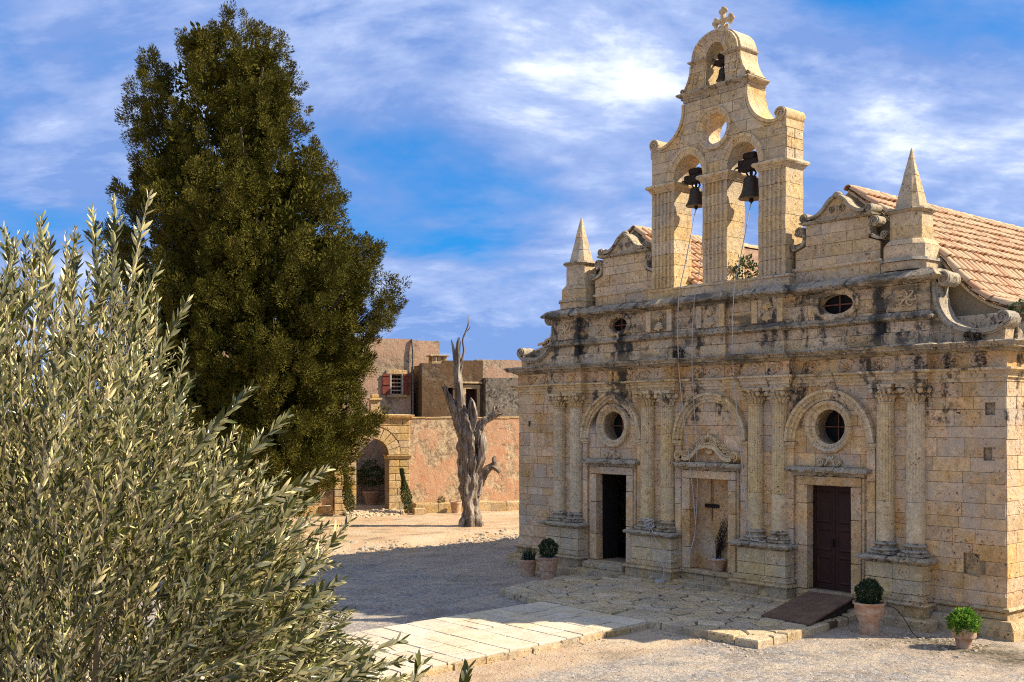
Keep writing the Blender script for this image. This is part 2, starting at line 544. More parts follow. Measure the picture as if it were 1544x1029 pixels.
M = {}
M['stone'] = stone('limestone', (0.69, 0.452, 0.24), (0.68, 0.50, 0.295), (0.72, 0.455, 0.25), greyk=0.5, stain=0.9, zlo=3.6, zhi=5.6, orange=0.45, grey=(0.50, 0.445, 0.36), rnd=0.30, pits=0.8, contrast=1.1)
M['attic'] = stone('weathered_limestone', (0.70, 0.495, 0.275), (0.66, 0.50, 0.30), (0.75, 0.51, 0.285), greyk=0.4, stain=1.0, zlo=5.3, zhi=7.3, orange=0.2, streak=0.20, hband=0.7, grey=(0.44, 0.40, 0.33), pits=0.8, contrast=1.1, rnd=0.26)
M['belfry'] = stone('belfry_limestone', (0.69, 0.505, 0.27), (0.65, 0.505, 0.305), (0.72, 0.51, 0.28), greyk=0.45, orange=0.32, streak=0.16, grey=(0.47, 0.42, 0.34), rnd=0.26, pits=0.8, contrast=1.1)
M['trim'] = stone('carved_limestone', (0.69, 0.515, 0.29), (0.66, 0.515, 0.315), (0.71, 0.515, 0.285), greyk=0.35, stain=0.8, zlo=4.2, zhi=5.7, orange=0.32, rnd=0.16, grey=(0.45, 0.40, 0.32), contrast=1.2, pits=0.8)
M['column'] = stone('column_limestone', (0.70, 0.535, 0.305), (0.68, 0.54, 0.325), (0.71, 0.535, 0.305), greyk=0.35, orange=0.2, rnd=0.12, pits=0.7, contrast=1.1, grey=(0.48, 0.43, 0.35))
M['ledge'] = stone('lichen_limestone', (0.53, 0.425, 0.275), (0.47, 0.385, 0.265), (0.57, 0.435, 0.275), greyk=0.4, pits=1.0, rnd=0.2, streak=0.5, contrast=1.3)
M['cornice'] = stone('cornice_limestone', (0.56, 0.43, 0.265), (0.50, 0.40, 0.27), (0.60, 0.44, 0.265), greyk=0.4, stain=1.0, zlo=4.9, zhi=7.6, pits=1.0, rnd=0.2, orange=0.25, streak=0.5, hband=0.95, contrast=1.2)
M['plinth'] = stone('plinth_limestone', (0.62, 0.445, 0.235), (0.57, 0.43, 0.25), (0.66, 0.455, 0.24), greyk=0.4, pits=1.0, orange=0.35, streak=0.28, contrast=1.2)
M['mortar'] = stone('mortar', (0.32, 0.21, 0.105), (0.28, 0.195, 0.11), (0.35, 0.225, 0.115), rnd=0.0)
M['stucco'] = stone('gable_render', (0.33, 0.255, 0.155), (0.29, 0.225, 0.145), (0.37, 0.275, 0.165), greyk=0.3, rnd=0.0, pits=0.15, bumpk=0.3, contrast=0.45)
M['paver'] = stone('paving_limestone', (0.60, 0.50, 0.355), (0.63, 0.535, 0.39), (0.56, 0.45, 0.30), greyk=0.2, rnd=0.2, pits=0.5, bumpk=0.4, contrast=0.6)
M['flag'] = stone('old_flagstone', (0.64, 0.495, 0.30), (0.60, 0.485, 0.315), (0.67, 0.505, 0.305), greyk=0.3, rnd=0.35, pits=1.0, bumpk=1.0, orange=0.2, contrast=1.1)
M['gate'] = stone('gate_limestone', (0.62, 0.44, 0.22), (0.58, 0.43, 0.235), (0.64, 0.44, 0.225), greyk=0.3, rnd=0.3, pits=0.9, orange=0.4, contrast=1.2)
M['rubble'] = stone('rubble_stone', (0.52, 0.41, 0.27), (0.48, 0.39, 0.275), (0.55, 0.42, 0.27), greyk=0.3, rnd=0.3, pits=0.5)

def plaster(name, base, patch, under, dark, k=1.0, darkk=0.5, sc=1.0):
    m, t, b = new_mat(name)
    pos = N(t, 'ShaderNodeNewGeometry').outputs['Position']
    n1 = NOISE(t, pos, 0.55 * sc, 6, 0.66, 0.3); n2 = NOISE(t, MAP(t, pos, (1, 1, 1), (5, 5, 5)), 1.6 * sc, 7, 0.7)
    n3 = NOISE(t, pos, 7.0, 8, 0.8)
    n5 = NOISE(t, MAP(t, pos, (1, 1, 0.3), (2, 8, 1)), 1.7, 6, 0.65)
    col = MIX(t, RAMP(t, n2, [(0.38, 0), (0.64, 1)]), base, patch)
    n6 = NOISE(t, MAP(t, pos, (1, 1, 1), (3, 1, 7)), 4.2, 7, 0.75, 0.6)
    cells = MIX(t, RAMP(t, n6, [(0.42, 1), (0.56, 0)]), under, dark)
    gone = RAMP(t, MATH(t, 'ADD', MATH(t, 'MULTIPLY', n1, 0.7), MATH(t, 'MULTIPLY', n3, 0.3)), [(0.48, 0), (0.53, 1)])
    col = MIX(t, MATH(t, 'MULTIPLY', gone, k), col, cells)
    col = MIX(t, MATH(t, 'MULTIPLY', RAMP(t, n5, [(0.52, 0), (0.68, 1)]), darkk), col, dark)
    col = MIX(t, MATH(t, 'MULTIPLY', RAMP(t, n3, [(0.33, 1), (0.47, 0)]), 0.65), col, dark)
    t.links.new(col, b.inputs['Base Color']); b.inputs['Roughness'].default_value = 0.95
    bump(t, b, MATH(t, 'ADD', n3, MATH(t, 'MULTIPLY', gone, -0.35)), 0.7, 0.06)
    return m
M['pink'] = plaster('pink_plaster', (0.60, 0.31, 0.17), (0.64, 0.42, 0.25), (0.66, 0.51, 0.31), (0.26, 0.18, 0.11), 1.0, 0.35, 1.5)
M['pinkA'] = plaster('faded_pink_plaster', (0.50, 0.30, 0.19), (0.52, 0.36, 0.23), (0.52, 0.41, 0.26), (0.25, 0.175, 0.115), 1.0, 0.4)
M['brownwall'] = plaster('shaded_weathered_plaster', (0.13, 0.075, 0.035), (0.17, 0.10, 0.05), (0.26, 0.20, 0.13), (0.05, 0.036, 0.025), 0.6, 0.6)  # brown and stained, with the shade on these walls put into the colour
M['darkrubble'] = plaster('grey_rubble_masonry', (0.22, 0.175, 0.12), (0.26, 0.21, 0.15), (0.33, 0.28, 0.21), (0.06, 0.05, 0.038), 1.0, 0.6, 2.0)

def simple(name, c, rough=0.7, metal=0.0, var=0.25, sc=12.0, bumpk=0.2, c2=None, rnd=0.0, spec=0.25):
    m, t, b = new_mat(name)
    pos = N(t, 'ShaderNodeTexCoord').outputs['Object']
    n = NOISE(t, pos, sc, 5, 0.65)
    c2 = c2 or tuple(x * (1 - var * 1.6) for x in c)
    col = MIX(t, RAMP(t, n, [(0.35, 0), (0.65, 1)]), c, c2)
    if rnd:
        oi = N(t, 'ShaderNodeObjectInfo').outputs['Random']
        hsn = N(t, 'ShaderNodeHueSaturation'); t.links.new(col, hsn.inputs['Color'])
        t.links.new(MATH(t, 'ADD', MATH(t, 'MULTIPLY', oi, rnd), 1 - rnd / 2), hsn.inputs['Value'])
        t.links.new(MATH(t, 'ADD', MATH(t, 'MULTIPLY', MATH(t, 'FRACT', MATH(t, 'MULTIPLY', oi, 31.7)), rnd * 1.2), 1 - rnd * 0.7), hsn.inputs['Saturation'])
        t.links.new(MATH(t, 'ADD', MATH(t, 'MULTIPLY', MATH(t, 'FRACT', MATH(t, 'MULTIPLY', oi, 7.1)), 0.03), 0.485), hsn.inputs['Hue'])
        col = hsn.outputs[0]
    t.links.new(col, b.inputs['Base Color']); b.inputs['Roughness'].default_value = rough; b.inputs['Metallic'].default_value = metal
    b.inputs['Specular IOR Level'].default_value = spec
    bump(t, b, n, bumpk, 0.02)
    return m
M['terracotta'] = simple('terracotta_pot', (0.42, 0.20, 0.095), 0.85, 0, 0.3, 9, 0.5, c2=(0.56, 0.40, 0.26))
def tile_mat():
    m, t, b = new_mat('roof_tile')
    pos = N(t, 'ShaderNodeNewGeometry').outputs['Position']
    oi = N(t, 'ShaderNodeObjectInfo').outputs['Random']
    at = N(t, 'ShaderNodeAttribute'); at.attribute_name = 'tint'
    r = MATH(t, 'FRACT', MATH(t, 'ADD', oi, at.outputs['Fac']))
    r2 = MATH(t, 'FRACT', MATH(t, 'MULTIPLY', r, 13.7))
    n = NOISE(t, pos, 7.0, 6, 0.7)
    col = MIX(t, r, (0.55, 0.31, 0.16), (0.62, 0.44, 0.25))
    col = MIX(t, MATH(t, 'MULTIPLY', RAMP(t, r2, [(0.7, 0), (0.95, 1)]), 0.8), col, (0.48, 0.20, 0.095))
    col = MIX(t, MATH(t, 'MULTIPLY', RAMP(t, n, [(0.42, 0), (0.62, 1)]), 0.6), col, (0.36, 0.27, 0.17))
    col = MIX(t, MATH(t, 'MULTIPLY', RAMP(t, n, [(0.30, 1), (0.42, 0)]), 0.6), col, (0.14, 0.09, 0.055))
    t.links.new(col, b.inputs['Base Color']); b.inputs['Roughness'].default_value = 0.88
    bump(t, b, n, 0.4, 0.02)
    return m
M['tile'] = tile_mat()
M['tilebed'] = simple('roof_bed', (0.34, 0.20, 0.12), 0.9, 0, 0.3, 5)
M['bronze'] = simple('dark_bronze', (0.085, 0.052, 0.030), 0.55, 0.6, 0.4, 14, 0.2, c2=(0.035, 0.04, 0.032))
M['iron'] = simple('rusty_iron', (0.035, 0.022, 0.016), 0.7, 0.4, 0.4, 20, 0.3)
M['oldwood'] = simple('old_dark_beam', (0.045, 0.030, 0.020), 0.85, 0, 0.4, 10, 0.4)
M['rope'] = simple('pale_rope', (0.55, 0.50, 0.42), 0.9, 0, 0.2, 60, 0.3)
M['dark'] = simple('interior_shade', (0.02, 0.016, 0.012), 0.95, 0, 0.2, 3)  # near-black, the gloom indoors is put into the colour
M['pebble'] = simple('white_pebble', (0.62, 0.66, 0.70), 0.7, 0, 0.2, 30, 0.3, c2=(0.50, 0.60, 0.68))
M['joint'] = simple('joint_dirt', (0.15, 0.105, 0.06), 0.95, 0, 0.3, 9, 0.4)
M['soil'] = simple('potting_soil', (0.06, 0.04, 0.025), 0.95, 0, 0.3, 30, 0.5)
M['darkpane'] = simple('interior_dark_pane', (0.012, 0.012, 0.012), 0.55, 0, 0.1, 3, 0.02, spec=0.08)  # dull near-black, so the dark behind the openings is put into the colour
M['frame'] = simple('pale_window_frame', (0.55, 0.47, 0.36), 0.7)
M['shutter'] = simple('red_brown_shutter', (0.26, 0.065, 0.035), 0.7, 0, 0.3, 9)
M['redbar'] = simple('rust_red_bar', (0.20, 0.07, 0.035), 0.7, 0, 0.3, 9)
M['limew'] = simple('grey_pipe', (0.20, 0.18, 0.15), 0.7)

def wood(name, c1, c2, axis=2, sc=1.0, rough=0.6):
    m, t, b = new_mat(name)
    pos = N(t, 'ShaderNodeTexCoord').outputs['Object']
    s = [14, 14, 14]; s[axis] = 1.1
    n = NOISE(t, MAP(t, pos, tuple(x * sc for x in s)), 1.6, 6, 0.65, 0.4)
    n2 = NOISE(t, pos, 2.5, 4, 0.6)
    col = MIX(t, RAMP(t, n, [(0.3, 0), (0.7, 1)]), c1, c2)
    col = MIX(t, MATH(t, 'MULTIPLY', RAMP(t, n2, [(0.45, 0), (0.7, 1)]), 0.5), col, tuple(x * 1.5 for x in c2))
    t.links.new(col, b.inputs['Base Color']); b.inputs['Roughness'].default_value = rough
    bump(t, b, n, 0.4, 0.01)
    return m
M['door'] = wood('dark_red_door', (0.022, 0.007, 0.004), (0.040, 0.012, 0.006), 2)
M['ramp'] = wood('worn_brown_boards', (0.105, 0.058, 0.034), (0.17, 0.105, 0.065), 1, 1.0, 0.75)

def deadwood():
    m, t, b = new_mat('silvery_dead_wood')
    pos = N(t, 'ShaderNodeTexCoord').outputs['Object']
    n = NOISE(t, MAP(t, pos, (7, 7, 0.8)), 1.4, 7, 0.72, 0.9)
    n2 = NOISE(t, pos, 1.2, 4, 0.6)
    col = MIX(t, RAMP(t, n, [(0.38, 0), (0.60, 1)]), (0.045, 0.030, 0.02), (0.50, 0.42, 0.32))
    col = MIX(t, MATH(t, 'MULTIPLY', RAMP(t, n2, [(0.42, 0), (0.62, 1)]), 0.55), col, (0.16, 0.105, 0.07))
    t.links.new(col, b.inputs['Base Color']); b.inputs['Roughness'].default_value = 0.85
    bump(t, b, n, 1.0, 0.10)
    return m
M['deadwood'] = deadwood()
def bark(name, c1, c2):
    m, t, b = new_mat(name)
    pos = N(t, 'ShaderNodeTexCoord').outputs['Object']
    n = NOISE(t, MAP(t, pos, (6, 6, 1.5)), 3.0, 6, 0.7, 0.4)
    t.links.new(MIX(t, RAMP(t, n, [(0.35, 0), (0.65, 1)]), c1, c2), b.inputs['Base Color']); b.inputs['Roughness'].default_value = 0.9
    bump(t, b, n, 0.8, 0.03)
    return m
M['bark'] = bark('cypress_bark', (0.10, 0.075, 0.055), (0.19, 0.15, 0.115))
M['olivebark'] = bark('olive_twig_bark', (0.22, 0.17, 0.10), (0.33, 0.27, 0.17))

def leaf(name, front, back, var=0.5, trans=0.25, rough=0.5, attr=True, spec=0.3):
    m, t, b = new_mat(name)
    g = N(t, 'ShaderNodeNewGeometry')
    at = N(t, 'ShaderNodeAttribute'); at.attribute_name = 'tint'
    col = MIX(t, g.outputs['Backfacing'], front, back) if back else None
    if col is None:
        rgb = N(t, 'ShaderNodeRGB'); rgb.outputs[0].default_value = tuple(front) + (1,); col = rgb.outputs[0]
    hsn = N(t, 'ShaderNodeHueSaturation'); t.links.new(col, hsn.inputs['Color'])
    t.links.new(MATH(t, 'ADD', MATH(t, 'MULTIPLY', at.outputs['Fac'], var), 1 - var / 2), hsn.inputs['Value'])
    t.links.new(MATH(t, 'ADD', MATH(t, 'MULTIPLY', at.outputs['Fac'], -0.05), 0.525), hsn.inputs['Hue'])
    t.links.new(hsn.outputs[0], b.inputs['Base Color'])
    b.inputs['Roughness'].default_value = rough; b.inputs['Specular IOR Level'].default_value = spec
    if trans:
        tr = N(t, 'ShaderNodeBsdfTranslucent'); t.links.new(hsn.outputs[0], tr.inputs['Color'])
        ms = N(t, 'ShaderNodeMixShader'); ms.inputs[0].default_value = trans
        out = t.nodes['Material Output']
        t.links.new(b.outputs[0], ms.inputs[1]); t.links.new(tr.outputs[0], ms.inputs[2]); t.links.new(ms.outputs[0], out.inputs['Surface'])
    return m
M['olive'] = leaf('olive_leaf', (0.070, 0.080, 0.010), (0.64, 0.57, 0.25), 1.0, 0.12, 0.33, spec=0.6)
M['cypress'] = leaf('cypress_foliage', (0.095, 0.086, 0.014), None, 1.5, 0.04, 0.85, spec=0.05)
M['box'] = leaf('boxwood_leaf', (0.022, 0.042, 0.010), None, 0.8, 0.15, 0.6)
M['basil'] = leaf('bright_green_leaf', (0.13, 0.26, 0.02), None, 0.7, 0.35, 0.5)
M['aloe'] = leaf('grey_green_spike', (0.045, 0.065, 0.035), None, 0.6, 0.05, 0.6)
M['weed'] = leaf('wild_weed', (0.06, 0.085, 0.025), None, 0.8, 0.25, 0.6)
M['dry'] = leaf('dry_brown_sprig', (0.050, 0.032, 0.018), None, 0.8, 0.1, 0.8)

def ground_mat():
    m, t, b = new_mat('gravel_and_earth')
    pos = N(t, 'ShaderNodeNewGeometry').outputs['Position']
    sx = N(t, 'ShaderNodeSeparateXYZ'); t.links.new(pos, sx.inputs[0])
    X, Y = sx.outputs[0], sx.outputs[1]
    n1 = NOISE(t, pos, 0.45, 5, 0.6); n2 = NOISE(t, pos, 2.2, 6, 0.65); n3 = NOISE(t, pos, 11.0, 5, 0.7); n4 = NOISE(t, pos, 55.0, 3, 0.6)
    earth = MIX(t, RAMP(t, n2, [(0.35, 0), (0.65, 1)]), (0.47, 0.285, 0.14), (0.55, 0.385, 0.22))
    earth = MIX(t, MATH(t, 'MULTIPLY', RAMP(t, n1, [(0.45, 0), (0.62, 1)]), 0.6), earth, (0.56, 0.45, 0.30))
    wv = N(t, 'ShaderNodeVectorMath', operation='ADD'); t.links.new(pos, wv.inputs[0])
    ws_ = N(t, 'ShaderNodeVectorMath', operation='SCALE'); ws_.inputs[3].default_value = 0.25; t.links.new(NOISE(t, pos, 5.0, 4, 0.7, 0, 1), ws_.inputs[0]); t.links.new(ws_.outputs[0], wv.inputs[1])
    vor = N(t, 'ShaderNodeTexVoronoi'); vor.inputs['Scale'].default_value = 17.0; t.links.new(wv.outputs[0], vor.inputs['Vector'])
    vcol = N(t, 'ShaderNodeSeparateColor'); t.links.new(vor.outputs['Color'], vcol.inputs[0])
    grav = MIX(t, vcol.outputs[0], (0.115, 0.112, 0.112), (0.33, 0.31, 0.285))
    grav = MIX(t, MATH(t, 'MULTIPLY', RAMP(t, vcol.outputs[1], [(0.72, 0), (0.8, 1)]), 0.8), grav, (0.48, 0.43, 0.36))
    grav = MIX(t, MATH(t, 'MULTIPLY', RAMP(t, n3, [(0.40, 0), (0.62, 1)]), 0.45), grav, (0.30, 0.235, 0.16))
    # the grey gravel yard lies left and right of the paved way, earth beyond the bank
    xx = MATH(t, 'ADD', X, MATH(t, 'MULTIPLY', MATH(t, 'SUBTRACT', n1, 0.5), 6.0))
    yard = RAMP(t, MATH(t, 'DIVIDE', MATH(t, 'ADD', xx, 13.5), 5.0), [(0.3, 0), (0.7, 1)])
    wallside = RAMP(t, MATH(t, 'DIVIDE', MATH(t, 'ADD', MATH(t, 'ADD', Y, MATH(t, 'MULTIPLY', MATH(t, 'SUBTRACT', n2, 0.5), 3.0)), 4.6), 3.2), [(0.2, 0), (0.8, 1)])
    yard = MATH(t, 'MULTIPLY', yard, MATH(t, 'SUBTRACT', 1.0, MATH(t, 'MULTIPLY', wallside, 0.35)))
    pathx = MATH(t, 'ABSOLUTE', MATH(t, 'SUBTRACT', X, 2.75))
    strip = MATH(t, 'MULTIPLY', RAMP(t, MATH(t, 'ADD', pathx, MATH(t, 'MULTIPLY', MATH(t, 'SUBTRACT', n2, 0.5), 1.6)), [(0.55, 1), (1.0, 0)]), 0.8)
    patch = RAMP(t, MATH(t, 'ADD', MATH(t, 'MULTIPLY', n2, 0.6), MATH(t, 'MULTIPLY', n1, 0.4)), [(0.47, 1), (0.57, 0)])
    yard = MATH(t, 'MULTIPLY', yard, MATH(t, 'SUBTRACT', 1.0, strip))
    fac = MATH(t, 'MULTIPLY', yard, MATH(t, 'ADD', MATH(t, 'MULTIPLY', patch, 0.35), 0.65))
    col = MIX(t, fac, earth, grav)
    nb = NOISE(t, MAP(t, pos, (1, 0.6, 1), (8, 3, 0), (0, 0, 0.5)), 0.9, 7, 0.72, 0.5)
    col = MIX(t, MATH(t, 'MULTIPLY', RAMP(t, nb, [(0.50, 0), (0.62, 1)]), 0.35), col, (0.60, 0.48, 0.33))
    col = MIX(t, MATH(t, 'MULTIPLY', RAMP(t, nb, [(0.36, 1), (0.46, 0)]), 0.7), col, (0.20, 0.15, 0.10))
    col = MIX(t, MATH(t, 'MULTIPLY', RAMP(t, n4, [(0.30, 1), (0.46, 0)]), 0.45), col, (0.12, 0.095, 0.07))
    col = MIX(t, MATH(t, 'MULTIPLY', RAMP(t, n4, [(0.58, 0), (0.70, 1)]), 0.45), col, (0.60, 0.52, 0.42))
    # damp moss by the foot of the wall
    moss = MATH(t, 'MULTIPLY', RAMP(t, MATH(t, 'ADD', MATH(t, 'ABSOLUTE', MATH(t, 'ADD', Y, 1.45)), MATH(t, 'MULTIPLY', MATH(t, 'SUBTRACT', n2, 0.5), 2.2)), [(0.1, 1), (0.95, 0)]),
                RAMP(t, MATH(t, 'DIVIDE', MATH(t, 'SUBTRACT', X, 5.2), 4.0), [(0.0, 0), (0.3, 1), (1.0, 1)]))
    col = MIX(t, MATH(t, 'MULTIPLY', moss, RAMP(t, n3, [(0.35, 0.3), (0.6, 1.0)])), col, (0.045, 0.038, 0.012))
    t.links.new(col, b.inputs['Base Color']); b.inputs['Roughness'].default_value = 0.95
    h = MATH(t, 'ADD', MATH(t, 'MULTIPLY', vor.outputs['Distance'], -0.4), MATH(t, 'ADD', MATH(t, 'MULTIPLY', n3, 1.0), MATH(t, 'ADD', MATH(t, 'MULTIPLY', n4, 0.4), MATH(t, 'MULTIPLY', n2, 1.2))))
    bump(t, b, h, 0.8, 0.05)
    return m
M['ground'] = ground_mat()

# ------------------------------------------------------------------ ground, paved way, church terrace
def gz(x, y):
    """height of the earth: level yard, a low worn bank towards the old gate"""
    b = noise.noise((x * 0.35, y * 0.35, 3.0)) * 1.6
    d = (-12.3 + b) - (x + 0.18 * (y - 1.0))
    k = min(max(d / 1.2, 0.0), 1.0); k = k * k * (3 - 2 * k)
    z = 0.13 * k
    z += 0.018 * noise.noise((x * 1.3, y * 1.3, 0.0)) + 0.010 * noise.noise((x * 4.0, y * 4.0, 1.0))
    if -7.4 < x < 7.4 and y > -0.2: z = min(z, 0.0)
    return z - 0.01

def axis_pts(c, fine, n, far):
    p = [c + fine * i for i in range(-n, n + 1)]
    s = fine
    while p[-1] < c + far:
        s *= 1.35; p.append(p[-1] + s); p.insert(0, p[0] - s)
    return p
gx = axis_pts(-4.0, 0.22, 75, 1500); gy = axis_pts(-2.0, 0.22, 60, 1500)
gv = [(x, y, gz(x, y) if abs(x) < 40 and abs(y) < 40 else 0.0) for y in gy for x in gx]
nx_ = len(gx)
gf = [(j * nx_ + i, j * nx_ + i + 1, (j + 1) * nx_ + i + 1, (j + 1) * nx_ + i) for j in range(len(gy) - 1) for i in range(nx_ - 1)]
gme = bpy.data.meshes.new('ground'); gme.from_pydata(gv, [], gf); gme.update()
gme.polygons.foreach_set('use_smooth', [True] * len(gme.polygons))
ground = mobj('ground', gme, M['ground'], None, 'structure')

def clip_half(poly, px, py, nx, ny):
    """keep the side of the line where (p-(px,py)).n <= 0"""
    out = []
    for i in range(len(poly)):
        a = poly[i]; b = poly[(i + 1) % len(poly)]
        da = (a[0] - px) * nx + (a[1] - py) * ny; db = (b[0] - px) * nx + (b[1] - py) * ny
        if da <= 0: out.append(a)
        if da * db < 0:
            t = da / (da - db); out.append((a[0] + (b[0] - a[0]) * t, a[1] + (b[1] - a[1]) * t))
    return out

def slab(name, poly, z0, z1, mat, parent, rng, bev=0.012, jit=0.006, tilt=0.006):
    """one paving stone: irregular prism with a worn edge"""
    cx = sum(p[0] for p in poly) / len(poly); cy = sum(p[1] for p in poly) / len(poly)
    q = [(x + rng.uniform(-jit, jit), y + rng.uniform(-jit, jit)) for x, y in poly]
    n = len(q); mb = MB()
    tx, ty = rng.uniform(-tilt, tilt), rng.uniform(-tilt, tilt)
    def sh(p, k):
        dx, dy = cx - p[0], cy - p[1]; l = math.hypot(dx, dy) or 1
        return (p[0] + dx / l * k, p[1] + dy / l * k)
    top = [sh(p, bev * 1.5) for p in q]
    vs_ = [(x, y, z0) for x, y in q] + [(x, y, z1 - bev + tx * (x - cx) + ty * (y - cy)) for x, y in q] + [(x, y, z1 + tx * (x - cx) + ty * (y - cy)) for x, y in top]
    fs = [tuple(reversed(range(n))), tuple(range(2 * n, 3 * n))]
    for r in range(2):
        for i in range(n): fs.append((r * n + i, r * n + (i + 1) % n, (r + 1) * n + (i + 1) % n, (r + 1) * n + i))
    mb.add(vs_, fs)
    return mb.obj(name, mat, parent, fix=False)

rng = random.Random(11)
# the pale paved way leading up to the church
def way_x(y):      # left and right edge at distance y
    f = (y + 4.3) / (-6.2)
    return (-1.16 + 0.40 * f, 1.97 + 0.50 * f)
mb = MB()
a0, a1 = way_x(-4.32), way_x(-16.0)
mb.add([(a0[0] + .03, -4.32, -0.2), (a0[1] - .03, -4.32, -0.2), (a1[1] - .03, -16.0, -0.2), (a1[0] + .03, -16.0, -0.2),
        (a0[0] + .03, -4.32, 0.106), (a0[1] - .03, -4.32, 0.106), (a1[1] - .03, -16.0, 0.106), (a1[0] + .03, -16.0, 0.106)],
       [(0, 1, 2, 3), (7, 6, 5, 4), (0, 4, 5, 1), (1, 5, 6, 2), (2, 6, 7, 3), (3, 7, 4, 0)])
way = mb.obj('paved_path', M['joint'], None, kind='structure')
y = -4.34
while y > -15.6:
    d = rng.uniform(0.42, 0.78)
    cuts = [0.0]
    while 1 - cuts[-1] > 0.30: cuts.append(cuts[-1] + rng.uniform(0.13, 0.30))
    cuts[-1] = 1.0 if 1 - cuts[-1] < 0.12 else cuts[-1]
    if cuts[-1] < 1: cuts.append(1.0)
    la, ra = way_x(y); lb, rb = way_x(y - d); g = 0.010; gx_ = 0.017
    for i in range(len(cuts) - 1):
        p = [(la + (ra - la) * cuts[i] + gx_, y - g), (lb + (rb - lb) * cuts[i] + gx_, y - d + g), (lb + (rb - lb) * cuts[i + 1] - gx_, y - d + g), (la + (ra - la) * cuts[i + 1] - gx_, y - g)]
        if d > 0.62 and rng.random() < 0.4:
            m1 = 0.5 * (p[0][1] + p[1][1])
            mid = lambda u, v: ((u[0] + v[0]) / 2, m1)
            A, B = mid(p[0], p[1]), mid(p[3], p[2])
            slab('paving_slab', [p[0], (A[0], A[1] + g), (B[0], B[1] + g), p[3]], -0.1, 0.118 + rng.uniform(-.004, .005), M['paver'], way, rng, 0.008)
            slab('paving_slab', [(A[0], A[1] - g), p[1], p[2], (B[0], B[1] - g)], -0.1, 0.118 + rng.uniform(-.004, .005), M['paver'], way, rng, 0.008)
        else:
            slab('paving_slab', p, -0.1, 0.118 + rng.uniform(-.004, .005), M['paver'], way, rng, 0.008)
    y -= d

for side in (0, 1):          # rough edging stones half sunk beside the slabs
    y = -4.45
    while y > -15.5:
        d = rng.uniform(0.35, 0.8); s_ = -1 if side == 0 else 1
        xa, xb = way_x(y)[side], way_x(y - d)[side]; w = rng.uniform(0.05, 0.10)
        pp = [(xa + s_ * 0.004, y - .01), (xb + s_ * 0.004, y - d + .01), (xb + s_ * w, y - d + .01), (xa + s_ * w, y - .01)]
        slab('edging_stone', pp if s_ > 0 else pp[::-1], -0.1, rng.uniform(0.06, 0.10), M['plinth'], way, rng, 0.015, 0.012, 0.03)
        y -= d

# the old flagged terrace in front of the doors
TERR = [(-3.05, -4.02), (-1.5, -4.30), (2.1, -4.36), (4.62, -4.30), (4.52, -2.4), (4.20, -0.15), (-3.7, -0.15), (-3.55, -1.6)]
mb = MB(); n = len(TERR)
ctr = (0.6, -2.3)
ins = [(x + (ctr[0] - x) * 0.012, y + (ctr[1] - y) * 0.02) for x, y in TERR]
mb.add([(x, y, -0.15) for x, y in ins] + [(x, y, 0.115) for x, y in ins], [tuple(range(n)), tuple(range(2 * n - 1, n - 1, -1))] + [(i, (i + 1) % n, (i + 1) % n + n, i + n) for i in range(n)])
terr = mb.obj('church_terrace', M['joint'], None, kind='structure')
seeds = []
yy = -4.25; row = 0
while yy < -0.2:
    step = rng.uniform(0.34, 0.46)
    xx_ = -3.9 + rng.uniform(0, 0.5)
    while xx_ < 4.9:
        w = rng.uniform(0.36, 0.78)
        seeds.append((xx_ + w / 2, yy + step / 2 + rng.uniform(-0.05, 0.05))); xx_ += w
    yy += step
for i, s_ in enumerate(seeds):
    poly = list(TERR)
    for j, q in enumerate(seeds):
        if i == j: continue
        dx, dy = q[0] - s_[0], q[1] - s_[1]
        if dx * dx + dy * dy > 3.0: continue
        l = math.hypot(dx, dy)
        poly = clip_half(poly, (s_[0] + q[0]) / 2 - dx / l * 0.014, (s_[1] + q[1]) / 2 - dy / l * 0.014, dx, dy)
        if len(poly) < 3: break
    if len(poly) < 3: continue
    ar = abs(sum(poly[k][0] * poly[(k + 1) % len(poly)][1] - poly[(k + 1) % len(poly)][0] * poly[k][1] for k in range(len(poly)))) / 2
    if ar < 0.03: continue
    # drop duplicate corners
    pp = [p for k, p in enumerate(poly) if math.hypot(p[0] - poly[k - 1][0], p[1] - poly[k - 1][1]) > 0.01]
    if len(pp) < 3: continue
    slab('flagstone', pp, -0.12, 0.145 + rng.uniform(-0.022, 0.016), M['flag'], terr, rng, 0.02, 0.022, 0.03)

# ------------------------------------------------------------------ the church
church = thing('church', 'twin-nave limestone church with carved baroque front and open belfry', 'church')
BAY = (-3.24, 0.0, 3.24)
holes = [rect(-3.84, -2.64, 0.42, 2.70), rect(2.64, 3.84, 0.42, 2.70), rect(-0.62, 0.57, 0.52, 2.70),
         circle(-3.22, 3.93, 0.37, 28), circle(3.22, 3.93, 0.37, 28)]
SOCK = [(6.00, 6.11, 3.98, 4.22), (6.60, 6.80, 4.16, 4.40), (6.57, 6.74, 3.30, 3.55), (6.18, 6.50, 1.08, 1.52), (-6.6, -6.5, 3.9, 4.05)]
holes += [rect(a, b, c, d) for a, b, c, d in SOCK]
outer = rect(-7, 7, 0.0, 4.82)
wall = plate('front_wall', outer, holes, 0.012, 0.70, M['mortar'], church)
zr = random.Random(3)
zs = courses(0.56, 4.80, 0.285, zr, 0.2)
def hid(x0, x1, z0, z1):
    # stones wholly behind pedestals or door frames are left out
    for a, b in ((-5.5, -4.25), (-2.3, -1.0), (1.0, 2.3), (4.25, 5.5)):
        if x0 > a and x1 < b and z1 < 1.3: return True
    for c in BAY:
        if x0 > c - 0.8 and x1 < c + 0.8 and z1 < 2.9: return True
    return False
cell_blocks('ashlar_block', outer, holes, zs, (0.42, 0.95), -0.010, 0.03, M['stone'], wall, 5, skip=hid, gap=0.006, bev=0.005, jy=0.010)

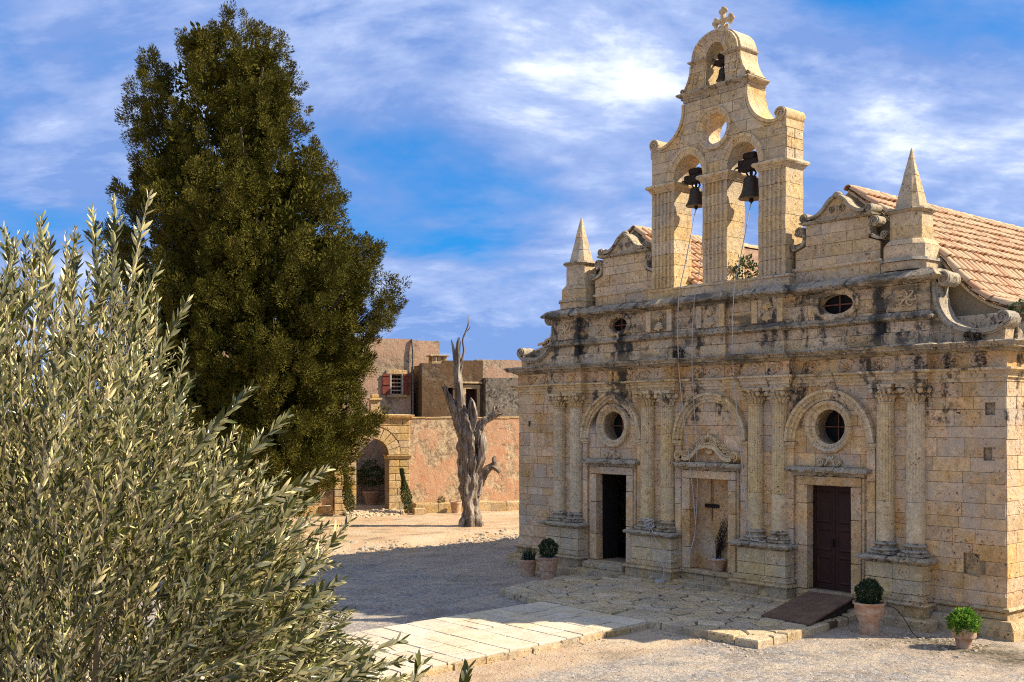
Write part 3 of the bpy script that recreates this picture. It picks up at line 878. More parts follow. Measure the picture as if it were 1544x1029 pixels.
for (a, b, c, d) in SOCK:
    mb = MB(); mb.cbox(a - .03, b + .03, 0.075, 0.3, c - .03, d + .03, 0.02, 0.025, zr); mb.obj('socket_stone', M['plinth'], wall)
# entablature with breaks over the paired columns
def broken(p, back=9.0, w=7.0, f=0.0):
    pts = [(-w, back), (-w, f)]
    for a, b in ((-5.5, -4.25), (-2.3, -1.0), (1.0, 2.3), (4.25, 5.5)):
        pts += [(a, f), (a, f - p), (b, f - p), (b, f)]
    return pts + [(w, f), (w, back)]
ent = pempty('entablature', church)
sweep_pieces('architrave_stone', broken(0.20), [(-0.05, 4.80), (0.03, 4.80), (0.03, 4.868), (0.065, 4.875), (0.065, 4.945), (0.095, 4.955), (0.095, 4.995), (0.165, 5.02), (0.17, 5.06), (-0.05, 5.06)], M['trim'], ent, 21, (0.9, 1.5), jit=0.006)
fr = sweep_pieces('frieze_stone', broken(0.20), [(-0.05, 5.062), (0.03, 5.062), (0.03, 5.36), (-0.05, 5.36)], M['stone'], ent, 22, (0.5, 0.9), jit=0.008)
sweep_pieces('cornice_stone', broken(0.20), [(-0.05, 5.362), (0.05, 5.362), (0.09, 5.395), (0.13, 5.40), (0.14, 5.43), (0.27, 5.445), (0.27, 5.48), (0.31, 5.505), (0.33, 5.535), (0.29, 5.56), (-0.3, 5.59)], M['cornice'], ent, 23, (0.7, 1.2), jit=0.022, step=0.12)
# carved leaf scrolls on the frieze
orn = random.Random(8)
def leaf_scroll(mb, x, y, z, w, h, flip=1):
    pts = []
    for i in range(17):
        f = i / 16; a = flip * (f * 4.2 * math.pi / 2 + 0.3)
        rr = w * 0.30 * (1 - 0.72 * f)
        pts.append((x + flip * w * 0.22 + rr * math.cos(a), y, z + h * 0.04 + rr * math.sin(a) * h / w * 1.6))
    mb.tube(pts, [0.026 * (1 - 0.5 * i / 16) for i in range(17)], 5)
    for k in range(3):
        a = orn.uniform(0, 6.28)
        mb.sphere((x - flip * w * (0.16 - 0.14 * k), y, z + orn.uniform(-.3, .3) * h), 0.035, 6, 4, (1.5, 0.7, 1.0))
def frieze_y(x):
    for a, b in ((-5.5, -4.25), (-2.3, -1.0), (1.0, 2.3), (4.25, 5.5)):
        if a <= x <= b: return -0.23
    return -0.03
for cx in (-6.4, -5.9, -5.15, -4.6, -3.7, -2.75, -1.95, -1.35, -0.6, 0.1, 0.65, 1.35, 1.95, 2.75, 3.6, 4.6, 5.15, 5.95, 6.5):
    mb = MB(); fl = orn.choice((-1, 1))
    leaf_scroll(mb, cx, frieze_y(cx) - 0.008, 5.21, 0.42, 0.26, fl); leaf_scroll(mb, cx + fl * 0.02, frieze_y(cx) - 0.008, 5.19, 0.42, 0.22, -fl)
    mb.obj('frieze_carving', M['stone'], ent, smooth=50)

# pedestals
PEDS = ((-5.5, -4.25), (-2.3, -1.0), (1.0, 2.3), (4.25, 5.5))
PY = -0.32
for pi, (a, b) in enumerate(PEDS):
    ped = pempty('pedestal', church)
    z0 = 0.0
    pr = random.Random(60 + pi)
    mid = (a + b) / 2 + pr.uniform(-.12, .12); hm = 0.92 + pr.uniform(-.06, .06)
    for (u, v) in ((a, mid - .005), (mid + .005, b)):
        for (p, q) in ((0.62, hm - .005), (hm + .005, 1.205)):
            mb = MB(); mb.cbox(u, v, PY + pr.uniform(-.006, .006), 0.0, p, q, 0.012, 0.004, pr); mb.obj('pedestal_block', M['column'], ped)
    pth = [(a, 0.0), (a, PY), (b, PY), (b, 0.0)]
    sweep_pieces('pedestal_cap', pth, [(-0.2, 1.205), (0.025, 1.205), (0.06, 1.235), (0.06, 1.25), (0.15, 1.265), (0.165, 1.305), (0.13, 1.345), (-0.2, 1.355)], M['ledge'], ped, 70 + pi, (0.4, 0.8), jit=0.024, step=0.08)
    sweep_pieces('pedestal_base', pth, [(-0.15, 0.405), (0.14, 0.405), (0.165, 0.44), (0.14, 0.475), (0.085, 0.485), (0.10, 0.52), (0.06, 0.545), (0.05, 0.58), (0.015, 0.615), (-0.15, 0.615)], M['plinth'], ped, 80 + pi, (0.6, 0.9), jit=0.012, step=0.1)
    sweep_pieces('plinth_stone', pth, [(-0.2, 0.20), (0.11, 0.20), (0.11, 0.40), (-0.2, 0.40)], M['plinth'], ped, 90 + pi, (0.5, 0.8), jit=0.012, step=0.12)
    sweep_pieces('plinth_stone', pth, [(-0.25, -0.1), (0.31, -0.1), (0.31, 0.17), (0.28, 0.20), (-0.25, 0.198)], M['plinth'], ped, 100 + pi, (0.5, 0.9), jit=0.014, step=0.12)
# plinth along the wings and side wall, low base course under the bays
for sgn in (-1, 1):
    ws = pempty('wing_plinth', church)
    if sgn > 0: pth = [(5.62, 0.0), (7.0, 0.0), (7.0, 9.0)]
    else: pth = [(-7.0, 9.0), (-7.0, 0.0), (-5.62, 0.0)]
    sweep_pieces('plinth_stone', pth, [(-0.05, 0.56), (0.035, 0.56), (0.03, 0.76), (-0.05, 0.77)], M['stone'], ws, 111, (0.8, 1.2), jit=0.006)
    sweep_pieces('roll_moulding', pth, [(-0.05, 0.455), (0.06, 0.46), (0.10, 0.48), (0.115, 0.51), (0.10, 0.54), (0.06, 0.556), (-0.05, 0.558)], M['plinth'], ws, 112, (0.8, 1.3), jit=0.008)
    sweep_pieces('plinth_stone', pth, [(-0.05, 0.33), (0.05, 0.33), (0.05, 0.452), (-0.05, 0.452)], M['plinth'], ws, 113, (0.6, 1.0), jit=0.012)
    sweep_pieces('plinth_stone', pth, [(-0.05, 0.175), (0.24, 0.175), (0.23, 0.24), (0.16, 0.32), (-0.05, 0.328)], M['plinth'], ws, 114, (0.5, 0.9), jit=0.02, gap=0.014)
    sweep_pieces('plinth_stone', pth, [(-0.05, -0.1), (0.28, -0.1), (0.27, 0.15), (0.25, 0.17), (-0.05, 0.172)], M['plinth'], ws, 115, (0.6, 1.0), jit=0.02, gap=0.014)
for (a, b) in ((-4.13, -2.42), (-0.88, 0.88), (2.42, 4.13)):
    bs = pempty('bay_base', church)
    sweep_pieces('base_stone', [(a, 0.0), (b, 0.0)], [(-0.1, 0.0), (0.10, 0.0), (0.10, 0.40), (0.07, 0.415), (-0.1, 0.416)], M['plinth'], bs, 120 + int(a), (0.5, 0.9), jit=0.012)

# columns
def fl_mod(nfl):
    return lambda a, z: 1.0 - 0.075 * (max(0.0, math.cos(a * nfl)) ** 0.6)
CY = -0.06
def make_column(x, name_seed=0):
    rt = pempty('column', church); rt.location = (x, CY, 0)
    mb = MB(); mb.lathe([(0.186, 2.44), (0.186, 3.0), (0.182, 3.6), (0.172, 4.36), (0.172, 4.40)], 72, mod=fl_mod(18)); mb.obj('fluted_shaft', M['column'], rt)
    mb = MB(); mb.lathe([(0.19, 1.62), (0.19, 2.0), (0.189, 2.425), (0.18, 2.435)], 28); mb.obj('lower_shaft', M['column'], rt, smooth=40)
    mb = MB(); mb.cbox(-0.27, 0.27, -0.25, 0.1, 1.358, 1.42, 0.015, 0.006, random.Random(2))
    mb.lathe([(0.26, 1.42), (0.295, 1.45), (0.26, 1.485), (0.205, 1.492), (0.198, 1.53), (0.225, 1.54), (0.255, 1.567), (0.225, 1.597), (0.20, 1.60), (0.20, 1.625), (0.19, 1.63)], 28)
    mb.obj('column_base', M['ledge'], rt, smooth=40)
    mb = MB()
    mb.lathe([(0.172, 4.40), (0.20, 4.415), (0.20, 4.435), (0.165, 4.45), (0.165, 4.52), (0.19, 4.62), (0.235, 4.70), (0.25, 4.72)], 24)
    for k in range(8):                      # acanthus leaves in two rows
        a = math.pi + (k + 0.5) * math.pi / 8
        ca, sa = math.cos(a), math.sin(a)
        for (r0, zb, h, w) in ((0.175, 4.45, 0.13, 0.055), (0.185, 4.54, 0.13, 0.05)):
            if zb > 4.5: a2 = a + math.pi / 16
            else: a2 = a
            c2, s2 = math.cos(a2), math.sin(a2)
            mb.tube([(r0 * c2, r0 * s2, zb), ((r0 + .015) * c2, (r0 + .015) * s2, zb + h * 0.5), ((r0 + .065) * c2, (r0 + .065) * s2, zb + h * 0.95), ((r0 + .115) * c2, (r0 + .115) * s2, zb + h * 0.72)], [w * .6, w * .75, w * .65, w * .35], 6)
    for a in (math.pi * 1.25, math.pi * 1.75, math.pi * 1.03, math.pi * 1.97):
        mb.sphere((0.29 * math.cos(a), 0.29 * math.sin(a), 4.665), 0.062, 8, 6)
    mb.sphere((0, -0.26, 4.72), 0.04, 8, 6)
    ab = arc(0, 0, 1, 0, 0, 1)
    pts = [(-0.28, -0.28), (-0.14, -0.245), (0, -0.235), (0.14, -0.245), (0.28, -0.28), (0.25, -0.1), (0.28, 0.1), (-0.28, 0.1), (-0.25, -0.1)]
    nn = len(pts)
    mb.add([(px_, py_, 4.725) for px_, py_ in pts] + [(px_, py_, 4.797) for px_, py_ in pts], [tuple(reversed(range(nn))), tuple(range(nn, 2 * nn))] + [(i, (i + 1) % nn, (i + 1) % nn + nn, i + nn) for i in range(nn)])
    mb.obj('capital', M['trim'], rt, smooth=40)
    return rt
col0 = make_column(-5.22)
for x in (-4.56, -1.98, -1.32, 1.32, 1.98, 4.56, 5.22):
    c = copy_tree(col0, church); c.location = (x, CY, 0)

# arches, side strips and imposts of the three bays
for bi, c in enumerate(BAY):
    ar = pempty('blind_arch', church)
    pr = random.Random(200 + bi)
    nv = 11
    prof = [(0.88, 0.0), (0.88, 0.07), (0.945, 0.075), (0.95, 0.11), (1.02, 0.115), (1.03, 0.165), (1.09, 0.17), (1.10, 0.0)]
    top = 1.07 if bi != 0 else 1.12
    for k in range(nv):
        a0_, a1_ = 180 * k / nv + 0.25, 180 * (k + 1) / nv - 0.25
        mb = MB(); vs_ = []; ss = 5
        for e in range(ss + 1):
            an = R(a0_ + (a1_ - a0_) * e / ss)
            pt = 1.0 + (0.10 * max(0, 1 - abs(math.degrees(an) - 90) / 26) if bi == 0 else 0)
            for (r, o) in prof:
                j = pr.uniform(-.006, .004)
                vs_.append((c + (r + j) * math.cos(an), 0.02 - o - 0.02 + pr.uniform(-.004, .004), 3.60 + (r + j) * math.sin(an) * 1.03 * pt))
        m_ = len(prof)
        fs = [tuple(range(m_)), tuple(range(ss * m_ + m_ - 1, ss * m_ - 1, -1))]
        for e in range(ss):
            for p in range(m_):
                p2 = (p + 1) % m_
                fs.append((e * m_ + p, (e + 1) * m_ + p, (e + 1) * m_ + p2, e * m_ + p2))
        mb.add(vs_, fs); mb.obj('voussoir', M['trim'], ar, smooth=35)
    for s_ in (-1, 1):
        xa, xb = sorted((c + s_ * 0.90, c + s_ * 1.08))
        zc = 0.42
        while zc < 3.44:
            h = pr.uniform(0.55, 0.95); ze = min(zc + h, 3.46)
            if 3.46 - ze < 0.2: ze = 3.46
            mb = MB(); mb.cbox(xa, xb, -0.075 + pr.uniform(-.004, .004), 0.0, zc + .004, ze - .004, 0.01, 0.003, pr); mb.obj('strip_block', M['stone'], ar); zc = ze
        sweep_pieces('impost', [(xa, 0.0), (xa, -0.075), (xb, -0.075), (xb, 0.0)], [(-0.06, 3.462), (0.015, 3.462), (0.02, 3.50), (0.05, 3.52), (0.055, 3.56), (0.065, 3.59), (-0.06, 3.595)], M['trim'], ar, 230 + bi, jit=0.006)

# doorways and niche: frames, hoods
def surround(name, c, x0, x1, zt, zb, hw, seed, dp=0.13):
    s_ = pempty(name, church); pr = random.Random(seed)
    fx0, fx1 = c - hw, c + hw
    for (u, v) in ((fx0, x0), (x1, fx1)):
        zc = zb
        while zc < zt - 0.01:
            ze = min(zt, zc + pr.uniform(0.5, 0.95))
            if zt - ze < 0.25: ze = zt
            mb = MB(); mb.cbox(u, v, -0.10 + pr.uniform(-.006, .004), dp, zc + .004, ze - .004, 0.014, 0.004, pr); mb.obj('jamb_stone', M['stone'], s_); zc = ze
        e0, e1 = (u - 0.06, u - .001) if u == fx0 else (v + .001, v + 0.06)
        mb = MB(); mb.cbox(e0, e1, -0.06, 0.0, zb, zt + 0.19, 0.008, 0.003, pr); mb.obj('frame_fillet', M['trim'], s_)
    mb = MB(); mb.cbox(fx0, fx1, -0.10, dp, zt + .004, zt + 0.20, 0.014, 0.004, pr); mb.obj('lintel', M['stone'], s_)
    sweep_pieces('hood_moulding', [(c - hw - 0.06, 0.0), (c - hw - 0.06, -0.10), (c + hw + 0.06, -0.10), (c + hw + 0.06, 0.0)], [(-0.1, zt + 0.205), (0.02, zt + 0.205), (0.05, zt + 0.25), (0.06, zt + 0.27), (0.16, zt + 0.29), (0.18, zt + 0.34), (0.14, zt + 0.385), (-0.1, zt + 0.40)], M['ledge'], s_, seed, (0.3, 0.6), jit=0.028, step=0.07)
    return s_
sL = surround('doorway', -3.24, -3.78, -2.70, 2.67, 0.42, 0.77, 301)
sR = surround('doorway', 3.24, 2.70, 3.78, 2.67, 0.42, 0.77, 302)
sN = surround('wall_niche', -0.03, -0.60, 0.55, 2.68, 0.52, 0.80, 303, 0.22)
mb = MB(); mb.box(-0.72, 0.68, 0.22, 0.66, 0.3, 2.9); mb.obj('niche_back', M['stone'], sN)
mb = MB(); mb.cbox(-0.85, 0.80, -0.16, 0.40, 0.425, 0.52, 0.015, 0.006, random.Random(4)); mb.obj('niche_sill', M['plinth'], sN)
# broken-lintel decay over the right door, little scrolls over both hoods
for c, s_ in ((-3.24, sL), (3.24, sR)):
    mb = MB()
    for k in (-1, 1):
        volute(mb, c + k * 0.20, 3.17, 0.085, -0.11, 0.0, 1.4, 90, k, 24)
        mb.ribbon(spline([(c + k * 0.12, 3.10), (c + k * 0.08, 3.16), (c + k * 0.05, 3.24), (c + k * 0.09, 3.30)], 4), 0.04, -0.07, 0.0)
    mb.sphere((c, -0.05, 3.24), 0.075, 10, 6, (1, 0.6, 0.9))
    for k in (-2, -1, 1, 2): mb.sphere((c + k * 0.17, -0.17, 3.035), 0.05, 8, 5, (1.2, .7, .8))
    mb.obj('scroll_ornament', M['trim'], s_, smooth=45)
# scroll pediment over the niche
mb = MB(); c = -0.03
for k in (-1, 1):
    cur = spline([(c + k * 0.80, 3.20), (c + k * 0.66, 3.15), (c + k * 0.50, 3.19), (c + k * 0.36, 3.30), (c + k * 0.22, 3.42), (c, 3.46)], 6)
    mb.ribbon(cur, 0.085, -0.20, 0.0); mb.ribbon([(x, z + 0.07) for x, z in cur], 0.035, -0.16, 0.0)
    volute(mb, c + k * 0.84, 3.24, 0.125, -0.22, 0.0, 1.6, -90, k, 30)
    volute(mb, c + k * 0.19, 3.57, 0.095, -0.17, 0.0, 1.5, -90, -k, 26)
    for q, (ox, oz) in enumerate(((0.62, 3.27), (0.51, 3.34), (0.41, 3.43), (0.31, 3.50))):
        volute(mb, c + k * ox, oz + 0.03, 0.07, -0.15, 0.0, 1.3, -60, k, 18)
for ox in (-0.16, -0.08, 0, 0.08, 0.16): mb.sphere((c + ox, -0.10, 3.70 - abs(ox) * 0.4), 0.05, 8, 5, (0.8, .7, 1.2))
mb.sphere((c, -0.08, 3.33), 0.09, 10, 6, (1.3, 0.5, 0.8))
mb.obj('scroll_pediment', M['trim'], sN, smooth=45)
plate('pediment_panel', [(c - .78, 3.085), (c + .78, 3.085), (c + .5, 3.17), (c + .22, 3.40), (c, 3.44), (c - .22, 3.40), (c - .5, 3.17)], [], -0.03, 0.0, M['stone'], sN)

# round windows
for wi, c in enumerate((-3.22, 3.22)):
    wn = pempty('round_window', church); pr = random.Random(320 + wi)
    prof = [(0.37, 0.10), (0.37, -0.03), (0.41, -0.06), (0.455, -0.05), (0.475, -0.11), (0.52, -0.14), (0.56, -0.11), (0.575, 0.0)]
    for k in range(8):
        vs_ = []; ss = 6
        for e in range(ss + 1):
            an = R(45 * k + 0.5 + 44 * e / ss)
            for (r, yy_) in prof: vs_.append((c + (r + pr.uniform(-.004, .004)) * math.cos(an), yy_ + pr.uniform(-.004, .004), 3.93 + (r + pr.uniform(-.004, .004)) * math.sin(an)))
        m_ = len(prof); fs = [tuple(range(m_)), tuple(range(ss * m_ + m_ - 1, ss * m_ - 1, -1))]
        for e in range(ss):
            for p in range(m_):
                p2 = (p + 1) % m_; fs.append((e * m_ + p, (e + 1) * m_ + p, (e + 1) * m_ + p2, e * m_ + p2))
        mb = MB(); mb.add(vs_, fs); mb.obj('ring_stone', M['trim'], wn, smooth=35)
    mb = MB()
    a_from, a_to = ((0, 360) if wi == 0 else (185, 355))
    nb = 34 if wi == 0 else 17
    for k in range(nb):
        an = R(a_from + (a_to - a_from) * k / nb)
        mb.sphere((c + 0.445 * math.cos(an), -0.055, 3.93 + 0.445 * math.sin(an)), 0.036, 7, 5, (1, 0.9, 1))
    mb.obj('bead_ring', M['trim'], wn, smooth=50)
    mb = MB(); mb.box(c - 0.012, c + 0.012, 0.30, 0.325, 3.54, 4.32); mb.box(c - 0.38, c + 0.38, 0.298, 0.323, 3.915, 3.94); mb.obj('window_bars', M['redbar'], wn)
    mb = MB(); mb.add(*cyl_y(c, 3.93, 0.42, 0.36, 0.37, 28)); mb.obj('window_dark_pane', M['darkpane'], wn)  # near-black sheet standing in for the dark open interior

# steps
for (x0, x1, y0, y1, z0, z1) in ((-3.98, -2.46, -0.86, -0.10, 0.05, 0.245), (-3.92, -2.52, -0.46, 0.34, 0.247, 0.412), (2.60, 3.90, -0.30, 0.34, 0.247, 0.412)):
    mb = MB(); mb.cbox(x0, x1, y0, y1, z0, z1, 0.018, 0.008, random.Random(int(x0 * 10))); mb.obj('door_step', M['plinth'], church)
mb = MB(); mb.cbox(-0.95, 0.92, -0.42, -0.10, 0.02, 0.26, 0.02, 0.012, random.Random(7)); mb.obj('bay_step', M['plinth'], church)
# doors
dr = pempty('double_door', church)
for k in (0, 1):
    x0 = 2.70 + k * 0.545; x1 = x0 + 0.535
    lf = MB(); lf.cbox(x0 - .02 * (1 - k), x1 + .02 * k, 0.15, 0.20, 0.415, 2.69, 0.006); lo = lf.obj('door_leaf', M['door'], dr)
    for (za, zb) in ((0.55, 1.15), (1.25, 1.75), (1.85, 2.55)):
        for (xa, xb) in ((x0 + 0.07, x1 - 0.07),):
            pm = MB(); pm.add([(xa, 0.148, za), (xb, 0.148, za), (xb, 0.148, zb), (xa, 0.148, zb), (xa + .03, 0.132, za + .03), (xb - .03, 0.132, za + .03), (xb - .03, 0.132, zb - .03), (xa + .03, 0.132, zb - .03), (xa + .07, 0.146, za + .07), (xb - .07, 0.146, za + .07), (xb - .07, 0.146, zb - .07), (xa + .07, 0.146, zb - .07)],
                   [(0, 1, 5, 4), (1, 2, 6, 5), (2, 3, 7, 6), (3, 0, 4, 7), (4, 5, 9, 8), (5, 6, 10, 9), (6, 7, 11, 10), (7, 4, 8, 11), (8, 9, 10, 11)])
            pm.obj('door_panel', M['door'], lo, fix=False)
mb = MB(); mb.cbox(3.19, 3.215, 0.10, 0.15, 1.36, 1.52, 0.006); mb.obj('door_handle', M['iron'], dr)
od = pempty('open_door', church)
mb = MB(); mb.cbox(-3.83, -3.79, 0.14, 0.72, 0.43, 2.68, 0.006); mb.obj('door_leaf', M['dark'], od)  # open leaves coloured near black to carry the doorway's shade
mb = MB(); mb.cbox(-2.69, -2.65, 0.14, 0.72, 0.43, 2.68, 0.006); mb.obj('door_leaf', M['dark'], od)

# side and back walls, floor inside
body = pempty('nave_walls', church)
for (x0, x1) in ((-7.0, -6.3), (6.3, 6.988)):
    mb = MB(); mb.box(x0, x1, 0.702, 19.0, 0.0, 6.0); mb.obj('side_wall', M['mortar'] if x0 > 0 else M['stone'], body)
mb = MB(); mb.box(-6.98, 6.98, 18.4, 19.02, 0.0, 6.0); mb.obj('back_wall', M['stone'], body)
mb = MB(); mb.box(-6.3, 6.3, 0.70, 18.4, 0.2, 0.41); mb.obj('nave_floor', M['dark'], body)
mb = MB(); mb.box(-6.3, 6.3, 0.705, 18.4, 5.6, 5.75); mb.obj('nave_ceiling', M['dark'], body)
sw_r = random.Random(41)
cell_blocks('side_block', rect(0.0, 4.2, 0.56, 4.80), [], courses(0.56, 4.80, 0.285, sw_r, 0.2), (0.4, 0.8), -0.010, 0.028, M['stone'], wall, 42, gap=0.008, bev=0.006, rotz=R(90), loc=(7.0, 0, 0))
mb = MB(); mb.box(6.9, 6.995, 4.2, 19.0, 0.5, 4.8); mb.obj('side_wall_face', M['stone'], body)

# ------------------------------------------------------------------ attic storey
AY = 0.06
attic = pempty('attic', church)
OVW = ((-3.14, 0.33, 0.175), (3.32, 0.42, 0.215))
ow = [circle(c, 6.54, a, 24, b) for c, a, b in OVW]
at_out = rect(-5.5, 5.5, 5.5, 6.86)
plate('attic_wall', at_out, ow, AY + 0.022, 0.75, M['mortar'], attic)
PIL = [(-5.5, -4.55), (-2.05, -1.2), (-0.42, 0.42), (1.2, 2.05), (4.55, 5.5)]
cell_blocks('attic_block', at_out, ow, [5.57, 5.84, 6.06, 6.30, 6.57, 6.80], (0.45, 0.9), AY, 0.03, M['attic'], attic, 77, gap=0.007, bev=0.006)
def bpath(p, w, f, pil, back=0.75):
    pts = [(-w, back)]
    pil = list(pil)
    if abs(pil[0][0] + w) < 0.01:
        pts += [(-w, f - p), (pil[0][1], f - p), (pil[0][1], f)]; pil = pil[1:]; last = pil.pop()
    else:
        pts += [(-w, f)]; last = None
    for a, b in pil: pts += [(a, f), (a, f - p), (b, f - p), (b, f)]
    if last: pts += [(last[0], f), (last[0], f - p), (w, f - p), (w, back)]
    else: pts += [(w, f), (w, back)]
    return pts
bp = bpath(0.10, 5.5, AY, PIL)
sweep_pieces('attic_plinth_stone', bp, [(-0.1, 5.575), (0.07, 5.575), (0.07, 5.80), (0.045, 5.835), (-0.1, 5.84)], M['attic'], attic, 401, (0.6, 1.1), jit=0.01)
sweep_pieces('string_moulding', bp, [(-0.1, 6.06), (0.02, 6.06), (0.05, 6.08), (0.12, 6.095), (0.135, 6.135), (0.09, 6.16), (0.07, 6.165), (0.07, 6.205), (0.03, 6.24), (-0.1, 6.25)], M['cornice'], attic, 402, (0.6, 1.1), jit=0.012)
sweep_pieces('attic_cornice_stone', bp, [(-0.2, 6.80), (0.02, 6.80), (0.06, 6.83), (0.13, 6.845), (0.24, 6.865), (0.27, 6.91), (0.16, 7.03), (0.03, 7.08), (-0.4, 7.09)], M['cornice'], attic, 403, (0.6, 1.1), jit=0.028, step=0.12)
pr = random.Random(55)
for (a, b) in PIL:
    ap = pempty('attic_pilaster', church)
    for (z0, z1) in ((5.842, 6.058), (6.252, 6.798)):
        mb = MB(); mb.cbox(a, b, AY - 0.10 + pr.uniform(-.004, .004), AY + 0.03, z0, z1, 0.01, 0.004, pr); mb.obj('pilaster_block', M['attic'], ap)
    if -3 < a < 3:
        cx = (a + b) / 2
        for (u, v) in ((a, a + 0.16), (b - 0.16, b)):
            mb = MB(); mb.cbox(u + .004, v - .004, AY - 0.135, AY - 0.10, 6.26, 6.79, 0.008, 0.003, pr); mb.obj('pilaster_strip', M['trim'], ap)
        for zc in (6.66, 6.40):                # scallop shells
            mb = MB()
            for k in range(-4, 5):
                an = R(90 + k * 19); 
                mb.tube([(cx, AY - 0.13, zc - 0.09), (cx + 0.07 * math.cos(an), AY - 0.175, zc - 0.09 + 0.09 * math.sin(an)), (cx + 0.135 * math.cos(an), AY - 0.115, zc - 0.09 + 0.19 * math.sin(an))], [0.012, 0.026, 0.02], 5)
            mb.sphere((cx, AY - 0.13, zc - 0.10), 0.035, 8, 5)
            mb.obj('shell_carving', M['trim'], ap, smooth=50)
    else:
        mb = MB(); cx = (a + b) / 2 + (0.0)
        for k in range(6):
            an = R(60 * k + 30)
            leaf_pts = spline([(cx, AY - 0.11, 6.52), (cx + 0.10 * math.cos(an), AY - 0.13, 6.52 + 0.10 * math.sin(an)), (cx + 0.20 * math.cos(an + .35), AY - 0.12, 6.52 + 0.17 * math.sin(an + .35)), (cx + 0.17 * math.cos(an + .8), AY - 0.11, 6.52 + 0.15 * math.sin(an + .8))], 3)
            mb.tube(leaf_pts, [0.025] * 4 + [0.02] * 3 + [0.014] * (len(leaf_pts) - 7), 5)
        mb.sphere((cx, AY - 0.12, 6.52), 0.05, 8, 5)
        mb.obj('plant_carving', M['trim'], ap, smooth=50)
for wi, (c, oa, obz) in enumerate(OVW):
    wn = pempty('oval_window', church); pr = random.Random(500 + wi)
    prof = [(0.0, 0.20), (0.0, -0.02), (0.05, -0.05), (0.10, -0.07), (0.145, -0.05), (0.155, 0.03)]
    for k in range(6):
        vs_ = []; ss = 6
        for e in range(ss + 1):
            an = R(60 * k + 0.6 + 58.8 * e / ss)
            for (o_, yy_) in prof: vs_.append((c + (oa - .005 + o_ + pr.uniform(-.006, .006)) * math.cos(an), AY + yy_ + pr.uniform(-.006, .006), 6.54 + (obz - .005 + o_ + pr.uniform(-.006, .006)) * math.sin(an)))
        m_ = len(prof); fs = [tuple(range(m_)), tuple(range(ss * m_ + m_ - 1, ss * m_ - 1, -1))]
        for e in range(ss):
            for p in range(m_):
                p2 = (p + 1) % m_; fs.append((e * m_ + p, (e + 1) * m_ + p, (e + 1) * m_ + p2, e * m_ + p2))
        mb = MB(); mb.add(vs_, fs); mb.obj('frame_stone', M['attic'], wn, smooth=35)
    mb = MB(); mb.box(c - 0.015, c + 0.015, 0.20, 0.22, 6.32, 6.76); mb.box(c - oa, c + oa, 0.198, 0.218, 6.525, 6.555); mb.obj('window_bars', M['redbar'], wn)
    mb = MB(); mb.add(*cyl_y(c, 6.54, oa + .03, 0.26, 0.27, 24)); mb.obj('window_dark_pane', M['darkpane'], wn)

# side scrolls on the wings
for s_ in (-1, 1):
    sc = pempty('side_scroll', church)
    cur = spline([(5.66, 6.92), (5.585, 6.80), (5.59, 6.55), (5.66, 6.25), (5.84, 5.98), (6.12, 5.82), (6.45, 5.76), (6.75, 5.78), (6.98, 5.90), (7.04, 6.02)], 6)
    y0, y1 = 0.0, 0.42
    for (i0, i1) in ((0, 18), (18, 36), (36, len(cur) - 1)):
        mb = MB(); seg = cur[i0:i1 + 1]; seg = [(s_ * x, z) for x, z in seg]
        mb.ribbon(seg, 0.13, y0, y1); mb.ribbon([(x, z) for x, z in seg], 0.05, y0 - 0.035, y1 - .01)
        mb.obj('scroll_band', M['ledge'], sc, smooth=40)
    mb = MB(); volute(mb, s_ * 5.76, 6.84, 0.16, y0 - 0.02, y1, 1.6, 150 if s_ > 0 else 30, -s_, 34); mb.obj('volute', M['ledge'], sc, smooth=40)
    mb = MB(); volute(mb, s_ * 6.93, 6.00, 0.15, y0 - 0.02, y1, 1.5, -40 if s_ > 0 else 220, s_, 34); mb.obj('volute', M['ledge'], sc, smooth=40)
    fill = [(5.50, 5.58), (6.95, 5.58)] + [(x, z) for x, z in reversed(cur[8:-6])] + [(5.5, 6.6)]
    plate('scroll_panel', [(s_ * x, z) for x, z in fill], [], 0.05, 0.40, M['attic'], sc)
    mb = MB(); x0, x1 = sorted((s_ * 5.56, s_ * 6.6)); 
    mb.cbox(x0, x1, 0.43, 0.72, 5.58, 6.12, 0.02, 0.01, pr); mb.obj('parapet_stone', M['ledge'], sc)
    mb = MB(); x0, x1 = sorted((s_ * 6.62, s_ * 7.02)); mb.cbox(x0, x1, 0.44, 1.1, 5.58, 5.95, 0.02, 0.01, pr); mb.obj('parapet_stone', M['ledge'], sc)

